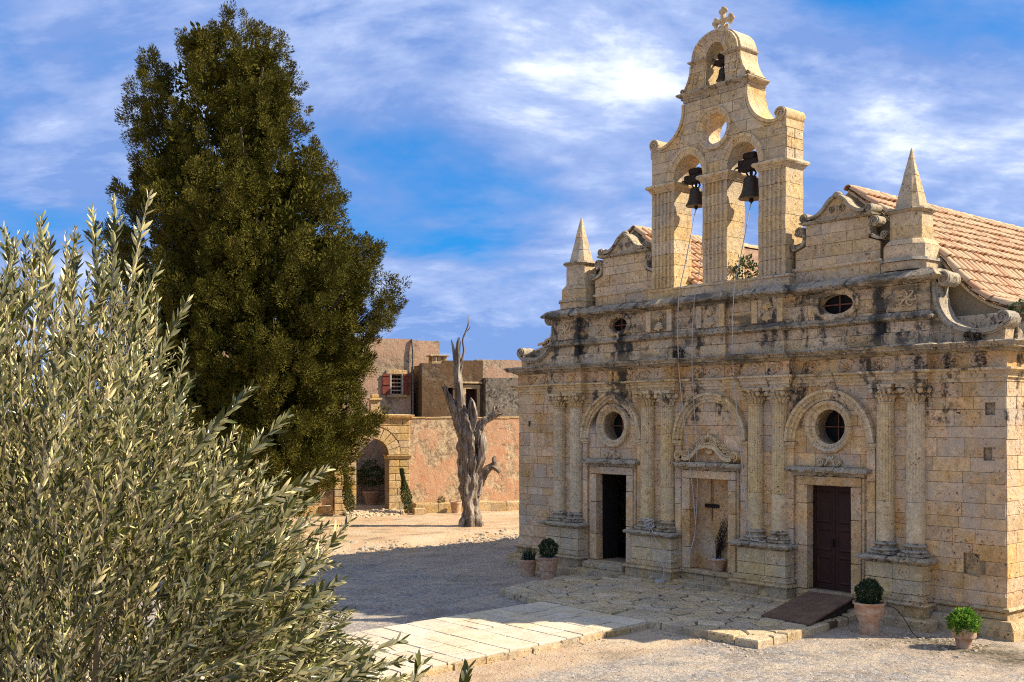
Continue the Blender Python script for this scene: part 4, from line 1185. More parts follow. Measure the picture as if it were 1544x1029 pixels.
# spires
for s_ in (-1, 1):
    sp = pempty('spire', church); cx, cy = s_ * 4.86, 0.40
    pr = random.Random(600 + s_)
    def ring(z0, z1, h0, h1, nm, mat, c=0.015):
        mb = MB(); k = 8
        def octo(h): 
            t = h * 0.62
            return [(-h, -t), (-t, -h), (t, -h), (h, -t), (h, t), (t, h), (-t, h), (-h, t)]
        vs_ = [(cx + x, cy + y, z0) for x, y in octo(h0)] + [(cx + x, cy + y, z1) for x, y in octo(h1)]
        vs_ = [(x + pr.uniform(-.006, .006), y + pr.uniform(-.006, .006), z + pr.uniform(-.004, .004)) for x, y, z in vs_]
        mb.add(vs_, [tuple(reversed(range(8))), tuple(range(8, 16))] + [(i, (i + 1) % 8, (i + 1) % 8 + 8, i + 8) for i in range(8)])
        mb.obj(nm, mat, sp)
    ring(7.09, 7.26, 0.50, 0.50, 'spire_plinth', M['attic']); ring(7.265, 7.33, 0.54, 0.52, 'spire_moulding', M['ledge']); ring(7.335, 7.60, 0.46, 0.46, 'spire_block', M['attic'])
    ring(7.605, 7.72, 0.46, 0.38, 'spire_moulding', M['attic'])
    ring(7.725, 7.98, 0.355, 0.355, 'spire_block', M['belfry']); ring(7.985, 8.26, 0.355, 0.35, 'spire_block', M['belfry'])
    ring(8.265, 8.31, 0.36, 0.42, 'spire_moulding', M['ledge']); ring(8.315, 8.36, 0.43, 0.41, 'spire_moulding', M['ledge'])
    zz0, h0 = 8.365, 0.285
    for zz1 in (8.70, 9.05, 9.40, 9.62):
        h1 = 0.285 * (9.66 - zz1) / (9.66 - 8.365)
        ring(zz0, zz1 - .004, h0, h1, 'spire_stone', M['belfry']); zz0, h0 = zz1, h1

# pediments over the attic
GY = 0.30
for s_ in (-1, 1):
    pd = pempty('attic_pediment', church); pr = random.Random(620 + s_); c = s_ * 3.17
    body_ = [(c - 1.05, 7.09), (c + 1.05, 7.09), (c + 1.05, 7.80), (c + 0.78, 7.90), (c + 0.76, 8.36), (c - 0.76, 8.36), (c - 0.78, 7.90), (c - 1.05, 7.80)]
    plate('pediment_core', body_, [], GY + 0.02, GY + 0.36, M['mortar'], pd)
    cell_blocks('pediment_block', body_, [], [7.09, 7.40, 7.62, 7.90, 8.12, 8.36], (0.45, 0.85), GY, 0.03, M['attic'], pd, 630 + s_, gap=0.007, bev=0.006)
    sweep_pieces('pediment_string', [(c - 1.06, GY + .3), (c - 1.06, GY), (c + 1.06, GY), (c + 1.06, GY + .3)], [(-0.05, 7.36), (0.03, 7.36), (0.05, 7.39), (0.04, 7.43), (-0.05, 7.44)], M['attic'], pd, 640 + s_, jit=0.012)
    sweep_pieces('pediment_cornice', [(c - 0.80, GY + .36), (c - 0.80, GY), (c + 0.80, GY), (c + 0.80, GY + .36)], [(-0.1, 8.362), (0.02, 8.362), (0.09, 8.39), (0.10, 8.43), (-0.1, 8.445)], M['ledge'], pd, 641 + s_, jit=0.014, step=0.1)
    plate('pediment_gable', [(c - 0.66, 8.446), (c + 0.66, 8.446), (c + 0.34, 8.60), (c + 0.12, 8.82), (c, 8.87), (c - 0.12, 8.82), (c - 0.34, 8.60)], [], GY + 0.03, GY + 0.30, M['attic'], pd)
    mb = MB()
    for k in (-1, 1):
        cur = spline([(c + k * 0.70, 8.50), (c + k * 0.52, 8.53), (c + k * 0.34, 8.64), (c + k * 0.20, 8.80), (c + k * 0.05, 8.90)], 5)
        mb.ribbon(cur, 0.07, GY - 0.05, GY + 0.32)
        volute(mb, c + k * 0.80, 8.53, 0.105, GY - 0.06, GY + 0.34, 1.5, -90, k, 26)
        volute(mb, c + k * 0.13, 8.63, 0.075, GY - 0.02, GY + 0.05, 1.5, -90, -k, 22)
    mb.sphere((c, GY + .05, 8.93), 0.10, 10, 6, (1.1, 1.0, 0.8))
    mb.obj('pediment_scrolls', M['ledge'], pd, smooth=45)
    for k in (-1, 1):
        mb = MB()
        cur = spline([(c + k * 0.86, 8.20), (c + k * 0.80, 8.08), (c + k * 0.86, 7.95), (c + k * 1.0, 7.88), (c + k * 1.12, 7.86)], 5)
        mb.ribbon(cur, 0.06, GY - 0.04, GY + 0.22)
        volute(mb, c + k * 0.93, 8.24, 0.12, GY - 0.05, GY + 0.24, 1.5, 200, -k, 26)
        volute(mb, c + k * 1.15, 7.92, 0.09, GY - 0.05, GY + 0.24, 1.5, -90, k, 22)
        mb.obj('side_console', M['ledge'], pd, smooth=45)

# ------------------------------------------------------------------ belfry
BY0, BY1 = 0.10, 0.75
belfry = pempty('belfry', church)
pr = random.Random(700)
sweep_pieces('belfry_base_stone', [(-2.1, BY1 + .05), (-2.1, BY0), (2.1, BY0), (2.1, BY1 + .05)], [(-0.6, 7.085), (0.02, 7.085), (0.02, 7.26), (0.045, 7.28), (0.04, 7.325), (0.0, 7.34), (-0.6, 7.342)], M['belfry'], belfry, 701, (0.7, 1.1), jit=0.012)
mb = MB(); mb.box(-2.08, 2.08, BY0 + 0.3, BY1 + 0.04, 7.09, 7.336); mb.obj('belfry_base_core', M['belfry'], belfry)
def pier_mesh(w, h, fl=5):
    """one course of a pier, upright grooves on its face"""
    d = BY1 - BY0
    pts = [(-w / 2, 0.0), (-w / 2 + 0.07, 0.0)]
    gw = (w - 0.14) / fl
    for i in range(fl):
        a = -w / 2 + 0.07 + i * gw
        pts += [(a + gw * 0.18, 0.0), (a + gw * 0.30, 0.035), (a + gw * 0.70, 0.035), (a + gw * 0.82, 0.0)]
    pts += [(w / 2 - 0.07, 0.0), (w / 2, 0.0), (w / 2, d), (-w / 2, d)]
    n = len(pts); mb = MB()
    mb.add([(x, y, 0.0) for x, y in pts] + [(x, y, h) for x, y in pts], [tuple(reversed(range(n))), tuple(range(n, 2 * n))] + [(i, (i + 1) % n, (i + 1) % n + n, i + n) for i in range(n)])
    return mb.mesh('pier_block')
pm = pier_mesh(0.74, 1.0)
for cx in (-1.635, 0.0, 1.635):
    pie = pempty('bell_pier', church)
    z = 7.343
    while z < 9.70:
        h = min(pr.uniform(0.24, 0.40), 9.715 - z)
        if 9.715 - (z + h) < 0.14: h = 9.715 - z
        o = mobj('pier_block', pm, M['belfry'], pie)
        o.location = (cx + pr.uniform(-.008, .008), BY0 + pr.uniform(-.008, .008), z + .004); o.scale = (1 + pr.uniform(-.012, .012), 1 + pr.uniform(-.012, .012), h - .008)
        z += h
    hw = 0.37
    sweep_pieces('pier_capital', [(cx + .005, BY1), (cx - hw, BY1), (cx - hw, BY0), (cx + hw, BY0), (cx + hw, BY1), (cx - .005, BY1)], [(-0.3, 9.717), (0.015, 9.717), (0.02, 9.75), (0.045, 9.765), (0.05, 9.80), (0.10, 9.83), (0.12, 9.87), (0.10, 9.915), (-0.3, 9.92)], M['trim'], pie, 710 + int(cx), (1.0, 1.5), jit=0.008)
    mb = MB()
    for i in range(9): mb.box(cx - hw + i * 0.085 + .01, cx - hw + i * 0.085 + 0.055, BY0 - 0.05, BY0 - 0.015, 9.755, 9.79)
    for k in range(5): mb.sphere((cx - 0.3 + k * 0.15, BY0 - 0.09, 9.865), 0.045, 8, 5, (1.2, .7, .9))
    mb.obj('capital_carving', M['trim'], pie, smooth=45)

def mir(pts): return pts + [(-x, z) for x, z in reversed(pts)]
halfA = [(0.37, 9.92)]
rightA = [(2.0, 9.92), (2.0, 10.62), (1.75, 10.74), (1.42, 10.84), (1.17, 11.03), (1.0, 11.28), (0.925, 11.55), (0.925, 11.76)]
archR = arc(0.82, 9.94, 0.45, 0, 180, 16, 0.56)
outA = [(2.0, 9.92)] + rightA[1:] + [(-x, z) for x, z in reversed(rightA[1:])] + [(-2.0, 9.92)] + [(-x, z) for x, z in archR] + list(reversed([(x, z) for x, z in reversed(archR)]))[::-1]
# bottom edge from left to right: left arch then right arch
outA = rightA + [(-x, z) for x, z in reversed(rightA)] + [(-x, z) for x, z in archR] + [(x, z) for x, z in reversed(archR)]
oc = [circle(0.0, 10.98, 0.36, 28)]
bst = pempty('belfry_body', church)
plate('body_core', outA, oc, BY0 + 0.022, BY1, M['belfry'], bst)
cell_blocks('belfry_block', outA, oc, [9.92, 10.2, 10.46, 10.72, 11.0, 11.26, 11.52, 11.76], (0.4, 0.75), BY0, 0.03, M['belfry'], bst, 720, gap=0.008, bev=0.005)
cell_blocks('belfry_block', rect(BY0 + .02, BY1, 9.92, 10.62), [], [9.92, 10.16, 10.40, 10.62], (0.28, 0.42), -0.012, 0.03, M['belfry'], bst, 721, rotz=R(90), loc=(2.0, 0, 0))
def ring_arch(parent, c, cz, r0, r1, a0, a1, n, yf, prof_h, mat, rz0, rz1, seed, nm='arch_stone', depth=0.08):
    pr = random.Random(seed)
    for k in range(n):
        vs_ = []; ss = 4
        for e in range(ss + 1):
            an = R(a0 + (a1 - a0) * (k + 0.02 + 0.96 * e / ss) / n)
            for (f, yy_) in ((0, depth), (0, 0.0), (0.25, -prof_h * 0.5), (0.55, -prof_h * 0.55), (0.62, -prof_h), (0.95, -prof_h), (1.0, 0.03)):
                rx = r0 + (r1 - r0) * f; rz = rz0 + (rz1 - rz0) * f; j = pr.uniform(-.005, .005)
                vs_.append((c + (rx + j) * math.cos(an), yf + yy_ + pr.uniform(-.004, .004), cz + (rz + j) * math.sin(an)))
        m_ = 7; fs = [tuple(range(m_)), tuple(range(ss * m_ + m_ - 1, ss * m_ - 1, -1))]
        for e in range(ss):
            for p in range(m_):
                p2 = (p + 1) % m_; fs.append((e * m_ + p, (e + 1) * m_ + p, (e + 1) * m_ + p2, e * m_ + p2))
        mb = MB(); mb.add(vs_, fs); mb.obj(nm, mat, parent, smooth=35)
for c in (-0.82, 0.82): ring_arch(bst, c, 9.94, 0.45, 0.63, 0, 180, 9, BY0 - .012, 0.05, M['trim'], 0.56, 0.76, 730)
ring_arch(bst, 0, 10.98, 0.36, 0.51, 0, 360, 12, BY0 - .012, 0.06, M['trim'], 0.36, 0.51, 740)
for s_ in (-1, 1):
    cur = spline([(0.955, 11.74), (0.955, 11.55), (1.03, 11.28), (1.20, 11.04), (1.44, 10.87), (1.66, 10.80), (1.80, 10.82)], 5)
    mb = MB(); mb.ribbon([(s_ * x, z) for x, z in cur], 0.07, BY0 - 0.045, BY1 + .01); mb.ribbon([(s_ * (x - .07), z - .06) for x, z in cur], 0.035, BY0 - 0.02, BY0 + .05); mb.obj('curved_coping', M['belfry'], bst, smooth=40)
    mb = MB(); volute(mb, s_ * 1.90, 10.92, 0.165, BY0 - 0.05, BY1 + 0.03, 1.6, 180 if s_ > 0 else 0, -s_, 34); mb.obj('volute', M['belfry'], bst, smooth=40)
    mb = MB(); mb.cbox(*sorted((s_ * 1.72, s_ * 2.03)), BY0 - .015, BY1 + .01, 10.60, 10.80, 0.02, 0.008, pr); mb.obj('belfry_block', M['belfry'], bst)
sweep_pieces('belfry_cornice', [(-0.95, BY1), (-0.95, BY0), (0.95, BY0), (0.95, BY1)], [(-0.8, 11.765), (0.01, 11.765), (0.02, 11.82), (0.05, 11.84), (0.055, 11.88), (0.13, 11.92), (0.15, 11.96), (0.12, 11.99), (-0.8, 12.0)], M['cornice'], bst, 750, (0.5, 0.8), jit=0.012)
# crowning stage
cst = pempty('belfry_crown', church)
CYa, CYb = BY0 + 0.02, BY1 - 0.03
rp = [(0.99, 12.0), (0.90, 12.10), (0.80, 12.28), (0.745, 12.45), (0.73, 12.62), (0.73, 12.73)] + arc(0, 12.73, 0.70, 0, 90, 10, 0.56)[1:]
inn = [(0.28, 12.0), (0.28, 12.64)] + arc(0, 12.66, 0.28, 0, 90, 8, 0.36)[1:]
outC = rp + [(-x, z) for x, z in reversed(rp[:-1])] + [(-x, z) for x, z in inn[:-1]] + [(x, z) for x, z in reversed(inn)]
plate('crown_core', outC, [], CYa + 0.015, CYb, M['belfry'], cst)
cell_blocks('crown_block', outC, [], [12.0, 12.22, 12.43, 12.64, 12.90, 13.3], (0.26, 0.5), CYa, 0.025, M['belfry'], cst, 760, gap=0.008, bev=0.005)
ring_arch(cst, 0, 12.73, 0.50, 0.70, 0, 180, 9, CYa - .01, 0.05, M['belfry'], 0.42, 0.575, 770)
ring_arch(cst, 0, 12.66, 0.28, 0.40, 0, 180, 7, CYa - .01, 0.03, M['trim'], 0.36, 0.47, 771)
# the barrel back of the hood
mb = MB(); pts = arc(0, 12.73, 0.715, 2, 178, 18, 0.585); mb.ribbon(pts, 0.04, CYa + 0.02, CYb + 0.03); mb.obj('crown_coping', M['belfry'], cst, smooth=50)
for s_ in (-1, 1):
    x0, x1 = sorted((s_ * 0.28, s_ * 0.73))
    sweep_pieces('crown_impost', [(x0, CYb), (x0, CYa), (x1, CYa), (x1, CYb)], [(-0.15, 12.635), (0.015, 12.635), (0.03, 12.66), (0.07, 12.685), (0.075, 12.72), (-0.15, 12.735)], M['cornice'], cst, 780, jit=0.008, step=0.1)
    cur = spline([(1.0, 12.02), (0.91, 12.11), (0.81, 12.29), (0.755, 12.46), (0.742, 12.62)], 5)
    mb = MB(); mb.ribbon([(s_ * x, z) for x, z in cur], 0.05, CYa - 0.03, CYb + .01); mb.obj('curved_coping', M['belfry'], cst, smooth=40)
    mb = MB(); volute(mb, s_ * 0.98, 12.05, 0.075, CYa - 0.05, CYa + 0.14, 1.4, 0, 1, 20)
    mb.obj('crown_volute', M['belfry'], cst, smooth=45)
    mb = MB(); leaf_scroll(mb, s_ * 0.56, CYa - 0.02, 12.30, 0.30, 0.34, s_); mb.obj('crown_carving', M['belfry'], cst, smooth=45)
# stone cross with clover ends
cr = pempty('stone_cross', church); zc = 13.60; yc = 0.42
mb = MB(); mb.cbox(-0.045, 0.045, yc - .05, yc + .05, 13.27, 13.86, 0.01); mb.cbox(-0.25, 0.25, yc - .049, yc + .049, zc - .045, zc + .045, 0.01)
for (x, z) in ((0.27, zc), (-0.27, zc), (0, 13.88), (0.22, zc + .07), (0.22, zc - .07), (-0.22, zc + .07), (-0.22, zc - .07), (0.07, 13.83), (-0.07, 13.83), (0.10, 13.44), (-0.10, 13.44)):
    mb.sphere((x, yc, z), 0.062, 10, 6, (1, 0.8, 1))
mb.obj('cross', M['belfry'], cr, smooth=40)
mb = MB(); mb.lathe([(0.12, 13.26), (0.10, 13.32), (0.06, 13.34)], 12, (0, yc, 0)); mb.obj('cross_foot', M['belfry'], cr)

# ------------------------------------------------------------------ roofs
prof_r = [(3.2, 9.05), (3.9, 8.50), (4.6, 7.96), (5.20, 7.46), (5.58, 7.00), (5.95, 6.60), (6.35, 6.32), (6.75, 6.17), (7.20, 6.06)]
prof_in = [(3.2, 9.05), (2.3, 8.30), (1.3, 7.45), (0.5, 6.85), (0.0, 6.55)]
roof_y0 = 0.72
def dense(pts, n=5): return spline(pts, n)
for s_ in (-1, 1):
    po = [(s_ * x, z) for x, z in dense(prof_r)]; pi_ = [(s_ * x, z) for x, z in dense(prof_in)]
    gab = pempty('roof_gable', church)
    prof_all = list(reversed(pi_)) + po[1:]
    plate('gable_wall', prof_all + [(s_ * 7.0, 5.62), (0.0, 5.62)], [], roof_y0 + 0.03, roof_y0 + 0.30, M['stucco'], gab)
    plate('gable_wall', prof_all + [(s_ * 7.0, 5.62), (0.0, 5.62)], [], 18.5, 18.8, M['stucco'], gab)
    mb = MB(); mb.ribbon([(x, z + 0.01) for x, z in po], 0.05, roof_y0 - 0.03, roof_y0 + 0.16); mb.obj('verge_mortar', M['frame'] if False else M['belfry'], gab, smooth=40)
    rf = pempty('tiled_roof', church)
    mb = MB(); mb.ribbon([(x, z + 0.03) for x, z in po], 0.06, roof_y0 + 0.10, 18.9); mb.obj('roof_bed', M['tilebed'], rf, smooth=40)
    mb = MB(); mb.ribbon([(x, z + 0.03) for x, z in pi_], 0.06, roof_y0 + 0.10, 18.9); mb.obj('roof_bed', M['tilebed'], rf, smooth=40)
    # one barrel tile, laid with its axis down the slope (local x)
    def tile_mesh():
        mb = MB(); n = 6; L = 0.44; vs_ = []
        for (x, r) in ((0.0, 0.080), (L, 0.100)):
            for rr in (r, r - 0.022):
                for i in range(n + 1):
                    a = math.pi * i / n
                    vs_.append((x, rr * math.cos(a), rr * math.sin(a) * 1.05 + (0.028 if x > 0 else -0.012)))
        m_ = n + 1; fs = []
        for i in range(n):
            fs += [(i, i + 1, 2 * m_ + i + 1, 2 * m_ + i), (m_ + i, 3 * m_ + i, 3 * m_ + i + 1, m_ + i + 1), (2 * m_ + i, 2 * m_ + i + 1, 3 * m_ + i + 1, 3 * m_ + i), (i, m_ + i, m_ + i + 1, i + 1)]
        mb.add(vs_, fs); return mb.mesh('roof_tile', smooth=50)
    tm = tile_mesh()
    tr = random.Random(800 + s_)
    def slope_tiles(prof, cols, first, last, joined):
        d = dense(prof, 12)
        S = [0.0]
        for i in range(1, len(d)): S.append(S[-1] + math.hypot(d[i][0] - d[i - 1][0], d[i][1] - d[i - 1][1]))
        rows = int((S[-1] - 0.1) / 0.335)
        J = MB(); JT = []
        for c_ in range(first, last):
            y = roof_y0 + 0.02 + c_ * 0.222
            for r_ in range(rows):
                s0 = 0.02 + r_ * 0.335
                i = min(range(len(S)), key=lambda q: abs(S[q] - s0)); k = min(range(len(S)), key=lambda q: abs(S[q] - min(s0 + 0.42, S[-1])))
                if k <= i: continue
                dx, dz = d[k][0] - d[i][0], d[k][1] - d[i][1]
                dirx = 1 if dx > 0 else -1
                l = math.hypot(dx, dz); ex = Vector((dx / l, 0, dz / l)); ey = Vector((0, dirx, 0)); ez = ex.cross(ey)
                off = ez * (0.060 + 0.012)
                mt = Matrix((ex, ey, ez)).transposed().to_4x4()
                mt = Matrix.Rotation(tr.gauss(0, .035), 4, ez) @ mt
                mt = Matrix.Translation(Vector((d[i][0], y + tr.uniform(-.014, .014), d[i][1])) + off + ez * tr.uniform(-.004, .02)) @ mt
                # nose rests on the row below
                if not joined:
                    o = mobj('roof_tile', tm, M['tile'], rf); o.matrix_local = mt
                else:
                    J.add([mt @ v.co for v in tm.vertices], [tuple(p.vertices) for p in tm.polygons]); JT += [tr.random()] * len(tm.vertices)
        if joined:
            jo = J.obj('roof_tiles', M['tile'], rf, smooth=50, kind='stuff', fix=False)
            ja = jo.data.attributes.new('tint', 'FLOAT', 'POINT'); ja.data.foreach_set('value', JT)
    if s_ > 0:
        slope_tiles([(x, z) for x, z in prof_r], 0, 0, 22, False)
        slope_tiles([(x, z) for x, z in prof_r], 0, 22, 50, True)
    else:
        slope_tiles([(-x, z) for x, z in prof_in], 0, 0, 16, False)
        slope_tiles([(-x, z) for x, z in prof_r], 0, 0, 8, True)
    # ridge tiles
    rm = MB(); n = 8; vs_ = []
    for (yy_, r) in ((0.0, 0.105), (0.42, 0.125)):
        for rr in (r, r - 0.018):
            for i in range(n + 1):
                a = math.pi * i / n; vs_.append((rr * math.cos(a), yy_, rr * math.sin(a)))
    m_ = n + 1; fs = []
    for i in range(n):
        fs += [(i, i + 1, 2 * m_ + i + 1, 2 * m_ + i), (m_ + i, 3 * m_ + i, 3 * m_ + i + 1, m_ + i + 1), (2 * m_ + i, 2 * m_ + i + 1, 3 * m_ + i + 1, 3 * m_ + i), (i, m_ + i, m_ + i + 1, i + 1)]
    rm.add(vs_, fs); rme = rm.mesh('ridge_tile', smooth=50)
    for k in range(30):
        o = mobj('ridge_tile', rme, M['tile'], rf); o.location = (s_ * 3.2 + tr.uniform(-.01, .01), roof_y0 - 0.04 + 0.36 * (30 - k - 1), 9.09 + tr.uniform(-.006, .006))

# ------------------------------------------------------------------ bells and ropes
def make_bell(label, x, y, zl, s, yoke_w, beam):
    t = thing('bell', label, 'bell', (x, y, zl), 0, 'bells hung in the belfry arches')
    mb = MB(); mb.lathe([(0.255, 0.0), (0.262, 0.025), (0.235, 0.07), (0.20, 0.14), (0.175, 0.24), (0.160, 0.34), (0.150, 0.40), (0.12, 0.45), (0.05, 0.475), (0.0, 0.48)], 28)
    mb.lathe([(0.245, 0.003), (0.17, 0.12), (0.14, 0.30), (0.12, 0.40), (0.0, 0.42)], 28); o = mb.obj('bell_body', M['bronze'], t, smooth=40); o.scale = (s, s, s)
    mb = MB()
    for k in range(4):
        a = R(45 + 90 * k); mb.tube([(0.05 * math.cos(a), 0.05 * math.sin(a), 0.45), (0.10 * math.cos(a), 0.10 * math.sin(a), 0.53), (0.06 * math.cos(a), 0.06 * math.sin(a), 0.60)], 0.022, 6)
    o = mb.obj('bell_crown', M['iron'], t, smooth=40); o.scale = (s, s, s)
    mb = MB(); mb.tube([(0, 0, 0.42), (0, 0, 0.0), (0, 0, -0.10)], [0.012, 0.018, 0.014], 6); mb.sphere((0, 0, -0.03), 0.05, 10, 6); o = mb.obj('clapper', M['iron'], t, smooth=40); o.scale = (s, s, s)
    zb = 0.58 * s
    mb = MB(); mb.cbox(-yoke_w / 2, yoke_w / 2, -0.12, 0.12, zb, zb + beam, 0.02); mb.cbox(-yoke_w * 0.28, yoke_w * 0.28, -0.10, 0.10, zb + beam, zb + beam + 0.16, 0.03)
    mb.obj('yoke', M['oldwood'], t)
    mb = MB(); mb.tube([(-yoke_w / 2 - 0.16, 0, zb + beam * .5), (yoke_w / 2 + 0.16, 0, zb + beam * .5)], 0.025, 8); mb.obj('axle', M['iron'], t)
    return t
make_bell('dark bronze bell in the left lower belfry arch', -0.84, 0.42, 9.30, 0.98, 0.56, 0.20)
make_bell('larger dark bronze bell in the right lower belfry arch', 0.82, 0.42, 9.22, 1.14, 0.60, 0.26)
make_bell('small bronze bell in the top arch under the cross', 0.0, 0.42, 12.16, 0.66, 0.34, 0.12)
def rope(label, pts, r=0.011, n=6, mat='rope'):
    mb = MB(); mb.tube(spline(pts, n), r, 6); o = mb.obj('bell_rope', M[mat], None, smooth=50)
    return tag(o, label, 'rope', 'bell ropes hanging down the church front')
rope('pale bell rope hanging from the left bell to the niche', [(-0.84, 0.40, 9.20), (-0.83, 0.02, 7.9), (-0.80, -0.26, 7.0), (-0.76, -0.32, 5.6), (-0.62, -0.30, 4.2), (-0.50, -0.20, 3.0), (-0.42, -0.14, 2.0), (-0.40, -0.14, 1.4), (-0.55, -0.18, 0.85), (-0.68, -0.20, 0.62)])
rope('pale bell rope hanging from the right bell to a pedestal', [(0.82, 0.40, 9.10), (0.84, 0.02, 7.9), (0.86, -0.26, 7.0), (0.88, -0.34, 5.6), (0.98, -0.30, 4.2), (1.14, -0.32, 3.0), (1.30, -0.36, 2.0), (1.42, -0.38, 1.45), (1.62, -0.40, 1.39), (1.85, -0.40, 1.38)])
rope('thin rope of the small top bell down the middle of the front', [(0.0, 0.40, 12.05), (-0.12, 0.03, 11.2), (-0.22, 0.0, 9.6), (-0.28, -0.05, 8.0), (-0.30, -0.28, 6.9), (-0.32, -0.34, 5.5), (-0.30, -0.25, 4.0), (-0.28, -0.20, 3.0), (-0.33, -0.16, 2.0), (-0.42, -0.15, 1.2)], 0.008)
# tangle of rope ends tied round a column foot
mb = MB(); kr = random.Random(5)
for k in range(5):
    mb.tube(spline([(-1.66 + kr.uniform(-.15, .15), -0.36 + kr.uniform(-.05, .02), 1.40 + kr.uniform(0, .25)) for q in range(6)], 4), 0.012, 5)
mb.tube(spline([(-1.55, -0.40, 1.42), (-1.35, -0.46, 1.15), (-1.05, -0.50, 0.95), (-0.80, -0.22, 0.85)], 5), 0.011, 5)
mb.tube(spline([(-1.62, -0.40, 1.40), (-1.40, -0.45, 0.9), (-1.05, -0.52, 0.55), (-1.0, -0.62, 0.22)], 5), 0.011, 5)
for k in range(3): mb.tube([(-1.0 + 0.11 * math.cos(a / 12 * 6.283), -0.70 + 0.11 * math.sin(a / 12 * 6.283), 0.215 + 0.018 * k + 0.01 * math.sin(a)) for a in range(13)], 0.012, 5)
tag(mb.obj('rope_tangle', M['rope'], None, smooth=50), 'tangled grey rope tied round the column foot beside the niche', 'rope')
# iron bar hung in the niche
mb = MB(); t = thing('hanging_bar', 'short dark iron bar hung on two wires in the niche', 'semantron', (-0.16, 0.20, 2.03))
mb = MB(); mb.cbox(-0.21, 0.21, -0.02, 0.02, -0.045, 0.045, 0.008); mb.obj('bar', M['iron'], t)
for k in (-.03, .03):
    mb = MB(); mb.tube([(k, 0, 0.04), (k * .8, 0, 0.66)], 0.006, 5); mb.obj('wire', M['iron'], t)
mb = MB(); mb.tube([(0, 0, -0.04), (0.0, 0, -0.36)], 0.009, 5); mb.obj('tail', M['iron'], t)

# wooden ramp at the right door
t = thing('wooden_ramp', 'worn dark brown wooden ramp leading up to the right door', 'ramp')
A0, A1, B0, B1 = Vector((2.92, -0.36, 0.425)), Vector((4.02, -0.36, 0.425)), Vector((3.22, -2.40, 0.185)), Vector((4.40, -2.46, 0.185))
npl = 6
for k in range(npl):
    f0, f1 = k / npl + .002, (k + 1) / npl - .002
    q = [A0.lerp(A1, f0), A0.lerp(A1, f1), B0.lerp(B1, f1), B0.lerp(B1, f0)]
    mb = MB(); mb.add([tuple(p) for p in q] + [(p.x, p.y, p.z - 0.035) for p in q], [(3, 2, 1, 0), (4, 5, 6, 7), (0, 1, 5, 4), (1, 2, 6, 5), (2, 3, 7, 6), (3, 0, 4, 7)]); mb.obj('plank', M['ramp'], t)
for (a, b) in ((A0, B0), (A1, B1)):
    ins_ = 0.03 if a is A0 else -0.03
    q = [a + Vector((ins_, 0, -0.037)), b + Vector((ins_, 0, -0.037))]
    mb = MB(); mb.add([(q[0].x, q[0].y, q[0].z), (q[1].x, q[1].y, q[1].z), (q[1].x, q[1].y, 0.14), (q[0].x, q[0].y, 0.14)] + [(q[0].x + ins_, q[0].y, q[0].z), (q[1].x + ins_, q[1].y, q[1].z), (q[1].x + ins_, q[1].y, 0.14), (q[0].x + ins_, q[0].y, 0.14)],
       [(0, 1, 2, 3), (7, 6, 5, 4), (0, 4, 5, 1), (1, 5, 6, 2), (2, 6, 7, 3), (3, 7, 4, 0)]); mb.obj('side_board', M['oldwood'], t)

# ------------------------------------------------------------------ foliage helpers
def leaf_mesh(name, P, Dd, Nn, L, W, tint, mat, parent=None, shape='leaf', kind=None):
    """many separate small leaves as one mesh; P base points, Dd directions, Nn face normals"""
    n = len(P)
    S = np.cross(Dd, Nn); S /= np.linalg.norm(S, axis=1)[:, None] + 1e-9
    Nn = np.cross(S, Dd)
    L = np.asarray(L)[:, None]; W = np.asarray(W)[:, None]
    if shape == 'leaf':
        T = [(0, 0, 0), (.32, -.5, .04), (.32, .5, .04), (.32, 0, -.04), (.70, -.40, .02), (.70, .40, .02), (.70, 0, -.05), (1, 0, 0)]
        F = [(0, 3, 1), (0, 2, 3), (1, 3, 6, 4), (3, 2, 5, 6), (4, 6, 7), (6, 5, 7)]
    elif shape == 'quad':
        T = [(0, 0, 0), (.45, -.5, 0), (.45, .5, 0), (1, 0, 0)]; F = [(0, 2, 1), (1, 2, 3)]
    else:
        T = [(0, -.3, 0), (0, .3, 0), (.5, -.5, .05), (.5, .5, .05), (1, 0, 0)]; F = [(0, 1, 3, 2), (2, 3, 4)]
    m_ = len(T)
    V = np.empty((n, m_, 3))
    for k, (a, b, c_) in enumerate(T): V[:, k] = P + Dd * L * a + S * W * b + Nn * W * c_ * 4
    lens = [len(f) for f in F]
    loops = np.concatenate([np.array(f) for f in F]); nl = len(loops)
    idx = (loops[None, :] + (np.arange(n) * m_)[:, None]).ravel()
    ls = np.concatenate([[0], np.cumsum(lens)[:-1]]); lst = (ls[None, :] + (np.arange(n) * nl)[:, None]).ravel()
    me = bpy.data.meshes.new(name)
    me.vertices.add(n * m_); me.vertices.foreach_set('co', V.ravel().astype(np.float32))
    me.loops.add(n * nl); me.loops.foreach_set('vertex_index', idx.astype(np.int32))
    me.polygons.add(n * len(F)); me.polygons.foreach_set('loop_start', lst.astype(np.int32))
    me.update(calc_edges=True)
    at = me.attributes.new('tint', 'FLOAT', 'POINT'); at.data.foreach_set('value', np.repeat(tint, m_).astype(np.float32))
    me.validate()
    return mobj(name, me, mat, parent, kind)
def unit(a): return a / (np.linalg.norm(a, axis=1)[:, None] + 1e-9)
NR = np.random.default_rng(4)
